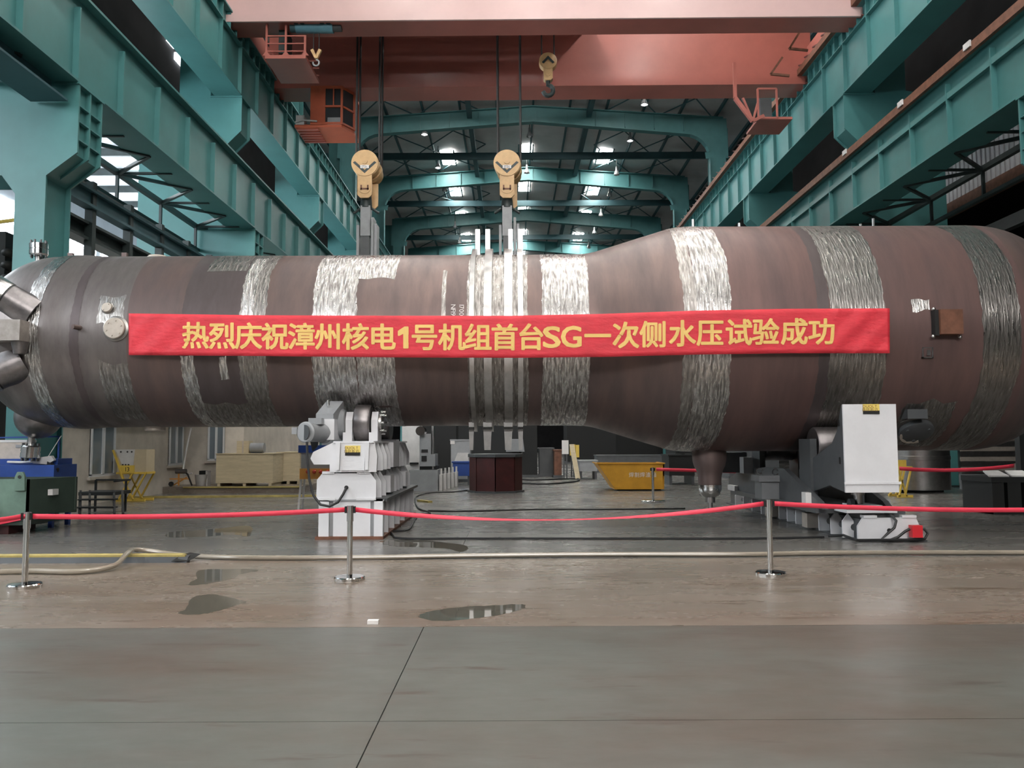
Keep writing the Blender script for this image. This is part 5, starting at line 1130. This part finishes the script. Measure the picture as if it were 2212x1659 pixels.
# step platform right of the skip
Yl = 19.3; xA, xB = D(168, 1100, Yl).x, D(245, 1100, Yl).x; zh_, zp = D(200, 1040, Yl).z, D(200, 1063, Yl).z
st = thing('step_platform', ((xA + xB) / 2, Yl + .4, 0), 'black steel step platform with handrail beside the green skip', 'steps')
part(st, 'handrail', MB().bar((xA, Yl + .8, zh_), (xB, Yl + .8, zh_), .04, .04).bar((xB, Yl + .8, zh_), (xB, Yl, zh_), .04, .04), 'black_paint', smooth=False)
for x in (xA, xB - .1): part(st, 'rail_post', MB().bar((x, Yl + .8, 0), (x, Yl + .8, zh_), .045, .045), 'black_paint', smooth=False)
part(st, 'deck', MB().box(xA, xB, Yl, Yl + .85, zp - .08, zp), 'black_paint', smooth=False)
for x in (xA, xA + .22, xB - .05, xB + .15): part(st, 'stringer', MB().bar((x, Yl + .1, zp), (x + .32, Yl - .5, .02), .05, .1), 'black_paint', smooth=False)
for t in (.35, .68): part(st, 'tread', MB().box(xA + .3 * t, xB + .3 * t, Yl + .1 - .6 * t - .12, Yl + .1 - .6 * t + .1, zp * (1 - t), zp * (1 - t) + .03), 'black_paint', smooth=False)
part(st, 'deck_leg', MB().box(xA, xA + .05, Yl + .02, Yl + .07, 0, zp - .06), 'black_paint', smooth=False)
# blue tray trolley behind the skip, with grey box and gun
Yt = 16.06; a0, a1 = D(-40, 975, Yt), D(118, 975, Yt); zt0, zt1, zt2 = D(0, 1030, Yt).z, D(0, 1005, Yt).z, D(0, 992, Yt).z
bt = thing('blue_tray_trolley', ((a0.x + a1.x) / 2, Yt + .4, 0), 'blue steel tray trolley behind the green skip', 'trolley')
part(bt, 'lower_tray', MB().box(a0.x, a1.x, Yt, Yt + .84, zt0 - .2, zt1), 'blue', smooth=False); part(bt, 'upper_tray', MB().box(a0.x, a1.x - .1, Yt + .3, Yt + .84, zt1, zt2), 'blue', smooth=False)
for x in (a0.x + .1, a1.x - .1): part(bt, 'leg', MB().box(x - .04, x + .04, Yt + .1, Yt + .18, 0, zt0 - .2), 'blue', smooth=False); part(bt, 'leg', MB().box(x - .04, x + .04, Yt + .7, Yt + .78, 0, zt0 - .2), 'blue', smooth=False)
part(bt, 'rail', MB().bar((a0.x, Yt + .5, D(0, 945, Yt).z), (a1.x - .2, Yt + .5, D(0, 943, Yt).z), .03, .03).bar((a1.x - .2, Yt + .5, zt2), (a1.x - .2, Yt + .5, D(0, 943, Yt).z), .03, .03), 'blue', smooth=False)
q0, q1 = D(-30, 992, Yt + .5), D(58, 950, Yt + .5); r = thing('grey_case', ((q0.x + q1.x) / 2, Yt + .75, zt2), 'pinkish grey equipment case on the blue tray trolley', 'case')
part(r, 'body', MB().box(q0.x, q1.x, Yt + .5, Yt + .82, zt2, q1.z), 'pad', smooth=False); part(r, 'lid_line', MB().box(q0.x - .01, q1.x + .01, Yt + .49, Yt + .83, q1.z - .05, q1.z), 'offwhite', smooth=False); part(r, 'badge', MB().box(q0.x + .6, q0.x + .75, Yt + .485, Yt + .5, q1.z - .16, q1.z - .1), 'grey_paint', smooth=False)
q = D(97, 1003, Yt + .2); r = thing('welding_torch', (q.x, Yt + .25, zt1 + .02), 'white welding torch with hose lying on the blue tray', 'torch')
zq = zt1 + .03
part(r, 'torch_body', MB().prism([(q.x - .1, Yt + .2, zq + .12), (q.x + .12, Yt + .2, zq + .15), (q.x + .18, Yt + .2, zq + .06), (q.x + .05, Yt + .2, zq - .02), (q.x - .25, Yt + .2, zq)], (0, .08, 0)), 'offwhite', smooth=False)
part(r, 'torch_grip', MB().bar((q.x + .05, Yt + .24, zq), (q.x + .3, Yt + .1, zq - .14), .08, .08), 'black', smooth=False); part(r, 'hose', MB().tube([(q.x - .2, Yt + .24, zq + .03), (q.x - .5, Yt + .22, zq + .02), (q.x - .75, Yt + .2, zq + .03)], .025, 6), 'offwhite'); part(r, 'wand', MB().bar((q.x, Yt + .22, zq + .05), (q.x + .28, Yt + .25, zq + .55), .012, .012), 'offwhite', smooth=False)
# teal cabinet + dark machine + yellow gantry pole at the far left
Ym = 19.0; r = thing('dark_machine', (D(0, 560, Ym).x - .2, Ym + .4, 0), 'dark boring machine with bulging knobs behind the left head', 'machine')
xe = D(22, 540, Ym).x
part(r, 'body', MB().box(xe - 1.2, xe - .12, Ym, Ym + 1, 0, D(0, 500, Ym).z), 'black_paint', smooth=False)
for y_ in (545, 572, 600): z = D(0, y_, Ym).z; part(r, 'knob', MB().sphere((xe - .1, Ym + .1, z), .16, 16, 8, .75), 'black_paint')
part(r, 'spindle', MB().cyl((xe - .6, Ym - .3, D(0, 620, Ym).z), (xe - .1, Ym - .1, D(0, 620, Ym).z), .12, n=16), 'darkgrey_paint')
Yq = 18.6; a, b = D(-20, 482, Yq), D(42, 474, Yq); r = thing('yellow_gantry', (b.x, Yq, 0), 'thin yellow gantry frame at the far left behind the vessel', 'gantry')
part(r, 'top_bar', MB().bar(a, b, .07, .07), 'yellow', smooth=False); part(r, 'post', MB().bar(b, (b.x - .03, Yq, 0), .08, .08), 'yellow', smooth=False); part(r, 'post', MB().bar(a, (a.x, Yq, 0), .08, .08), 'yellow', smooth=False)
# orange control desk behind the left stand
Yd = 20.3; q0, q1 = D(647, 1035, Yd), D(716, 1012, Yd); zl0 = D(660, 978, Yd).z; zf = D(660, 962, Yd).z
r = thing('control_desk', ((q0.x + q1.x) / 2, Yd + .25, 0), 'orange control desk with four red lamps behind the left roller stand', 'control desk')
part(r, 'lamp_panel', MB().box(q0.x, q1.x, Yd, Yd + .4, q0.z, q1.z), 'orange_panel', smooth=False); part(r, 'grey_cabinet', MB().box(q0.x + .02, q1.x, Yd + .05, Yd + .45, q1.z, zl0), 'grey_paint', smooth=False); part(r, 'blue_top', MB().box(q0.x - .05, q1.x, Yd + .03, Yd + .47, zl0, zf), 'blue', smooth=False)
for px in (665, 679, 693, 708): q = D(px, 1019, Yd); part(r, 'red_lamp', MB().sphere((q.x, Yd - .01, q.z), .05, 14, 8), 'lamp_red')
for x in (q0.x + .03, q1.x - .03):
    for y in (Yd + .05, Yd + .4): part(r, 'leg', MB().bar((x, y, q0.z), (x - .06, y, 0), .05, .035), 'offwhite', smooth=False)
part(r, 'stretcher', MB().bar((q0.x - .02, Yd + .05, .28), (q1.x - .04, Yd + .05, .28), .05, .035), 'offwhite', smooth=False)

# ================================================================== BACKGROUND UNDER THE VESSEL
p0, p1 = G(1030, 1066), G(1125, 1060); Yp0 = 26.3; xc = D(1071, 1060, Yp0 + .8).x; zt = D(1071, 981, Yp0 + .2).z; R_ = .88
pd = thing('octagonal_pedestal', (xc, Yp0 + .9, 0), 'dark red octagonal steel pedestal standing behind the tie-down rings', 'pedestal')
part(pd, 'top_plate', MB().lathe((xc, Yp0 + .9, zt - .1), (0, 0, 1), [(0, R_ * 1.06), (.1, R_ * 1.06)], 8), 'darkgrey_paint', smooth=False); part(pd, 'base_plate', MB().lathe((xc, Yp0 + .9, 0), (0, 0, 1), [(0, R_ * 1.08), (.06, R_ * 1.08)], 8), 'darkgrey_paint', smooth=False)
for k in range(8):
    a0, a1 = 2 * math.pi * k / 8 + .02, 2 * math.pi * (k + 1) / 8 - .02
    part(pd, 'side_panel', MB().prism([(xc + R_ * math.cos(a_), Yp0 + .9 + R_ * math.sin(a_), .06) for a_ in (a0, a1)] + [(xc + .8 * R_ * math.cos(a_), Yp0 + .9 + .8 * R_ * math.sin(a_), .06) for a_ in (a1, a0)], (0, 0, zt - .16)), 'oxblood', smooth=False)
# amber skip with lettering
Yk = 27.4; pts = [D(1290, 1001, Yk), D(1435, 1001, Yk), D(1435, 1059, Yk), D(1328, 1059, Yk)]
pts[2].z = max(pts[2].z, .08); pts[3].z = pts[2].z
ys = thing('amber_skip', ((pts[0].x + pts[1].x) / 2, Yk + .7, 0), 'amber yellow welding-slag skip with white Chinese lettering', 'skip')
part(ys, 'front_wall', MB().prism(pts, (0, .05, 0)), 'amber', smooth=False); part(ys, 'rear_wall', MB().prism([p + Vector((0, 1.4, 0)) for p in pts], (0, .05, 0)), 'amber', smooth=False)
part(ys, 'slope_end', MB().prism([pts[0], pts[3], pts[3] + Vector((.07, 0, 0)), pts[0] + Vector((.07, 0, 0))], (0, 1.4, 0)), 'amber', smooth=False); part(ys, 'right_end', MB().prism([pts[1], pts[2], pts[2] - Vector((.05, 0, 0)), pts[1] - Vector((.05, 0, 0))], (0, 1.4, 0)), 'amber', smooth=False); part(ys, 'bottom', MB().box(pts[3].x, pts[2].x, Yk, Yk + 1.4, pts[3].z - .03, pts[3].z + .02), 'amber', smooth=False)
part(ys, 'rim', MB().bar(pts[0], pts[1], .06, .035).bar(pts[1], pts[1] + Vector((0, 1.4, 0)), .06, .035).bar(pts[0], pts[0] + Vector((0, 1.4, 0)), .06, .035), 'amber', smooth=False)
part(ys, 'skid', MB().box(pts[3].x + .1, pts[2].x - .1, Yk + .1, Yk + 1.25, 0, pts[3].z - .03), 'black_paint', smooth=False)
mb = MB(); qc = D(1388, 1025, Yk); letters(mb, '焊割焊渣箱', lambda u, v: Vector((qc.x + u, Yk - .005, qc.z + v)), .15, 0, .18); part(ys, 'lettering', mb, 'chalk', smooth=False)
# boring mill with white column behind the left stand
Yv = 30.0; a, b = D(868, 1020, Yv), D(905, 905, Yv); r = thing('machine_column', (a.x / 2 + b.x / 2, Yv + .5, 0), 'tall pale grey machine column beyond the left roller stand', 'machine')
part(r, 'column', MB().box(a.x, b.x, Yv, Yv + 1.2, 0, 4.2), 'offwhite', smooth=False); part(r, 'guide_rail', MB().box(b.x - .05, b.x + .03, Yv - .05, Yv + .2, 0, 4.2), 'offwhite', smooth=False); part(r, 'bracket', MB().box(a.x + .3, b.x, Yv - .12, Yv, D(880, 1003, Yv).z, D(880, 999, Yv).z), 'black_paint', smooth=False)
Yv = 27.8; a, b = D(902, 1062, Yv), D(946, 940, Yv); zb1, zb2, zb3 = D(0, 1018, Yv).z, D(0, 1010, Yv).z, D(0, 985, Yv).z
r = thing('boring_mill', (a.x + .4, Yv + .6, 0), 'grey boring mill with shiny spindle behind the left roller stand', 'machine')
part(r, 'bed', MB().box(a.x - .3, b.x, Yv, Yv + 1.3, 0, zb1 - .02), 'grey_paint', smooth=False); part(r, 'head_lower', MB().box(a.x + .05, b.x - .1, Yv + .1, Yv + 1.1, zb1 + .1, zb3), 'grey_paint', smooth=False); part(r, 'dark_gap', MB().box(a.x + .05, b.x - .05, Yv + .15, Yv + 1.1, zb1 - .02, zb1 + .12), 'black_paint', smooth=False)
part(r, 'head_upper', MB().box(a.x + .05, b.x - .25, Yv + .1, Yv + 1.1, zb3, b.z + .05), 'grey_paint', smooth=False); part(r, 'window', MB().box(a.x + .12, a.x + .3, Yv + .08, Yv + .11, zb3 - .25, zb3 - .06), 'black', smooth=False); part(r, 'vent_slot', MB().box(a.x + .12, a.x + .34, Yv + .08, Yv + .11, zb3 + .06, zb3 + .16), 'black', smooth=False)
q = D(918, 931, Yv); part(r, 'spindle', MB().cyl((q.x - .15, Yv - .1, q.z), (q.x - .15, Yv + .5, q.z), .16, n=24), 'chrome'); part(r, 'guide_post', MB().cyl((b.x - .18, Yv + .2, zb1), (b.x - .18, Yv + .2, b.z + .4), .06, n=12), 'steel')
bk_ = meshof(MB().box(-.05, .05, 0, .5, 0, .55).lathe((0, .2, .55), (0, 0, 1), [(0, .035), (.2, .035)], 10), 'bed_rib', 'offwhite', smooth=False)
for k in range(5): inst(r, 'bed_rib', bk_, (b.x + .08 + .09 * k, Yv + .2 + .6 * k, 0))
# dark presses, blue cabinet, pale machine head, boards and sundry machines
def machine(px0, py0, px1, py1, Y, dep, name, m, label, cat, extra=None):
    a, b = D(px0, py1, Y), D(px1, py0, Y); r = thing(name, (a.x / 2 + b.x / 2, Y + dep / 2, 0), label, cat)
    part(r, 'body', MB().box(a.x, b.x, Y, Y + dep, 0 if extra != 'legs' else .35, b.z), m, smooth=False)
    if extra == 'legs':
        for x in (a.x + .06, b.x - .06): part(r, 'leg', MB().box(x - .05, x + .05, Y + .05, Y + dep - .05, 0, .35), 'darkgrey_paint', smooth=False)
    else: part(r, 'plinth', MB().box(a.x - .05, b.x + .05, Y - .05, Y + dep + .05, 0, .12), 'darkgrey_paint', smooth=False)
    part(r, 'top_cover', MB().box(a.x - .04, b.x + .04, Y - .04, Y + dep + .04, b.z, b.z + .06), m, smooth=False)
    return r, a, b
machine(978, 1000, 1016, 1040, 31.5, .8, 'blue_cabinet', 'blue', 'dark blue cabinet left of the red pedestal', 'cabinet', 'legs')
r, a, b = machine(974, 952, 1016, 994, 34, 1, 'pale_machine', 'grey_paint', 'pale green-grey milling machine behind the blue cabinet', 'machine')
part(r, 'notice', MB().box(a.x - .02, a.x + .16, 33.97, 34.0, b.z - .14, b.z), 'chalk', smooth=False); part(r, 'nozzle_head', MB().prism([(a.x + .15, 33.65, b.z - .9), (a.x + .75, 33.65, b.z - .9), (a.x + .75, 33.65, b.z - .5), (a.x + .3, 33.65, b.z - .5)], (0, .3, 0)), 'offwhite', smooth=False)
q0, q1 = D(1090, 976, 28.2), D(1133, 948, 28.2); r = thing('grey_hopper', ((q0.x + q1.x) / 2, 28.4, 0), 'grey sheet-metal hopper behind the red pedestal', 'hopper')
part(r, 'bin', MB().prism([(q0.x + .05, 28.3, q0.z), (q1.x, 28.3, q0.z), (q1.x - .05, 28.3, q1.z), (q0.x, 28.3, q1.z)], (0, .5, 0)), 'grey_paint', smooth=False); part(r, 'stand', MB().box(q0.x + .2, q1.x - .2, 28.4, 28.7, 0, q0.z), 'darkgrey_paint', smooth=False)
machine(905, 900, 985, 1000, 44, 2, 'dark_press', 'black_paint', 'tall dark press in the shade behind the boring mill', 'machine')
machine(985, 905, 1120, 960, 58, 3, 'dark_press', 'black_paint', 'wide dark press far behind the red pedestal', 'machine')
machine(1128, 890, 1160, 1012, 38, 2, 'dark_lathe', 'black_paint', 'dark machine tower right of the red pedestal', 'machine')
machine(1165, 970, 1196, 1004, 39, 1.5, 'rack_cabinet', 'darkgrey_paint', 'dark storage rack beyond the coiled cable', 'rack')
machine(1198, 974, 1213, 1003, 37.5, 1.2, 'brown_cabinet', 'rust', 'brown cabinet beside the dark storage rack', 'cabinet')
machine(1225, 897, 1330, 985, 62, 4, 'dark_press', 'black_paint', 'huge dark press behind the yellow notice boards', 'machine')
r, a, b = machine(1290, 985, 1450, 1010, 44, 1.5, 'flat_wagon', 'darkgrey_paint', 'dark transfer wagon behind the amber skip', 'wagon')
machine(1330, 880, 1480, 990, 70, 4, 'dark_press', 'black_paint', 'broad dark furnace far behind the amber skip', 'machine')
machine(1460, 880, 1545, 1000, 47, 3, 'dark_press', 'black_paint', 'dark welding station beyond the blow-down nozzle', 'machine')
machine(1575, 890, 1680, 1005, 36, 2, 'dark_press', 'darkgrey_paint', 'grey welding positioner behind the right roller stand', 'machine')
r, a, b = machine(1446, 985, 1500, 1040, 31, 1.5, 'dark_trolley', 'black_paint', 'low dark trolley right of the amber skip', 'trolley', 'legs')
q = D(1478, 1000, 31); q.z = b.z + .06 + .3; r = thing('cable_drum', (q.x, 31.3, q.z - .3), 'dark cable drum on the trolley right of the amber skip', 'drum')
part(r, 'drum_rim', MB().cyl((q.x, 31.2, q.z), (q.x, 31.4, q.z), .3, n=28), 'black_paint'); part(r, 'hub', MB().cyl((q.x, 31.15, q.z), (q.x, 31.45, q.z), .12, n=16), 'darkgrey_paint')
def board(px0, py0, px1, py1, Y, m, label):
    a, b = D(px0, py1, Y), D(px1, py0, Y); r = thing('notice_board', ((a.x + b.x) / 2, Y, 0), label, 'board', 'notice boards in the background')
    part(r, 'panel', MB().box(a.x, b.x, Y, Y + .05, a.z, b.z), m, smooth=False)
    for x in (a.x + .08, b.x - .08): part(r, 'leg', MB().box(x - .03, x + .03, Y + .05, Y + .1, 0, b.z - .1), 'darkgrey_paint', smooth=False)
board(1214, 951, 1228, 981, 36, 'chalk', 'white notice board behind the coiled cable')
board(1231, 960, 1243, 984, 38, 'yellow', 'yellow notice board half hidden by a leaning plank')
board(1244, 961, 1251, 988, 37.5, 'yellow', 'narrow yellow board right of the leaning plank')
solo('leaning_plank', MB().bar(D(1235, 960, 36.5), (D(1248, 996, 35.8).x, 35.8, .035), .22, .035), 'wood', 'grey plank leaning against the notice boards', 'plank', smooth=False)
r, a, b = machine(1252, 997, 1290, 1003, 36, 1.2, 'work_table', 'grey_paint', 'low grey work table below the notice boards', 'table', 'legs')
for px in (1316, 1325): q = D(px, 987, 45); solo('signal_lamp', MB().sphere(q, .1, 12, 8).cyl(q - Vector((0, 0, .1)), Vector((q.x, q.y, 0)), .03, n=6), 'lampglass', 'small white light in the dark background, %s of the pair' % ('left' if px == 1316 else 'right'), 'light', 'pair of lights in the dark background')

# ================================================================== RIGHT SIDE
tr_, g0, g1, zt = trestle(1938, 1971, 23.6, 1010, 'yellow trestle standing right of the white cabinet')
def shell_ring(px0, px1, py0, pyb, Y, label, m='steel'):
    a, b = D(px0, pyb, Y), D(px1, py0, Y); R_ = (b.x - a.x) / 2; xc = (a.x + b.x) / 2
    r = thing('steel_shell_ring', (xc, Y + R_, 0), label, 'shell ring', 'rolled steel shell rings standing at the right')
    z1 = b.z
    part(r, 'barrel', MB().lathe((xc, Y + R_, .1), (0, 0, 1), [(0, R_ - .06), (0, R_), (z1 * .3, R_), (z1 * .3 + .01, R_ + .02), (z1 * .34, R_ + .02), (z1 * .34 + .01, R_), (z1 * .66, R_), (z1 * .66 + .01, R_ + .02), (z1 * .7, R_ + .02), (z1 * .7 + .01, R_), (z1 - .1, R_), (z1 - .1, R_ - .06)], 64, caps=False), m)
    part(r, 'support', MB().box(xc - R_ * .8, xc + R_ * .8, Y + R_ - .15, Y + R_ + .15, 0, .1), 'darkgrey_paint', smooth=False)
    return r
shell_ring(1945, 2074, 850, 1022, 25.2, 'bright steel shell ring standing behind the yellow trestle', 'steel')
r, a, b = machine(2076, 860, 2230, 1022, 34, 2, 'coil_stack', 'steel', 'stack of pale steel strips at the right behind the vessel head', 'steel stack')
for k in range(7): z = .35 + k * .42; part(r, 'strip_edge', MB().box(a.x - .03, b.x + .03, 33.95, 34.0, z, z + .18), 'pad', smooth=False)
# low tables
for i, (px0, px1, Y, lb) in enumerate(((2000, 2085, 31.5, 'left'), (2092, 2155, 27, 'right'))):
    a, b = D(px0, 1020, Y), D(px1, 1020, Y); r = thing('low_table', ((a.x + b.x) / 2, Y + .3, 0), 'low steel rail table at the right, %s one of two' % lb, 'table', 'low steel tables at the right')
    part(r, 'top', MB().box(a.x, b.x, Y, Y + .55, .42, .5), 'grey_paint', smooth=False)
    for x in (a.x + .15, b.x - .15): part(r, 'leg', MB().box(x - .05, x + .05, Y + .05, Y + .15, 0, .42), 'grey_paint', smooth=False); part(r, 'leg', MB().box(x - .05, x + .05, Y + .65, Y + .75, 0, .42), 'grey_paint', smooth=False)
# black slotted support block with white saddles
Ys = 18.1; a, b = D(2146, 1112, Ys), D(2300, 1030, Ys); zt = b.z
r = thing('slotted_block', (a.x + 1, Ys + .6, 0), 'black slotted steel support block at the right edge', 'support')
xs_ = [a.x, a.x + .26, a.x + .34, a.x + .64, a.x + .72, a.x + 1.4]
for i in (0, 2, 4): part(r, 'upright', MB().box(xs_[i], xs_[i + 1], Ys, Ys + 1.2, .0, zt - .12), 'black_paint', smooth=False)
part(r, 'top_plate', MB().box(a.x - .03, a.x + 1.4, Ys - .03, Ys + 1.2, zt - .12, zt), 'black_paint', smooth=False); part(r, 'foot', MB().box(a.x, a.x + 1.4, Ys - .02, Ys + 1.2, 0, .08), 'black_paint', smooth=False); part(r, 'slot_back', MB().box(a.x + .26, a.x + .34, Ys + 1.1, Ys + 1.15, .25, zt - .3), 'offwhite', smooth=False)
for dx, dw in ((.1, .35), (.6, .4)):
    part(r, 'white_saddle', MB().prism([(a.x + dx - .1, Ys + .1, zt), (a.x + dx + dw, Ys + .1, zt), (a.x + dx + dw, Ys + .5, zt + .1), (a.x + dx, Ys + .5, zt + .1)], (0, 0, .03)), 'offwhite', smooth=False)
solo('black_post', MB().box(D(2203, 960, 20).x, D(2203, 960, 20).x + .2, 20, 20.2, 0, 3.2).box(D(2203, 960, 20).x - .05, D(2203, 960, 20).x + .25, 19.95, 20.25, 0, .06), 'black_paint', 'tall black steel post at the right edge', 'post', smooth=False)
for (x0, y0, x1, y1, nm) in ((1960, 1048, 2030, 1047, 'upper'), (1965, 1057, 2024, 1056, 'lower')):
    solo('steel_bar', MB().bar(G(x0, y0) + Vector((0, 0, .025)), G(x1, y1) + Vector((0, 0, .025)), .05, .04), 'dark_steel', 'dark steel bar on the floor right of the trestle, %s one' % nm, 'bar', smooth=False)
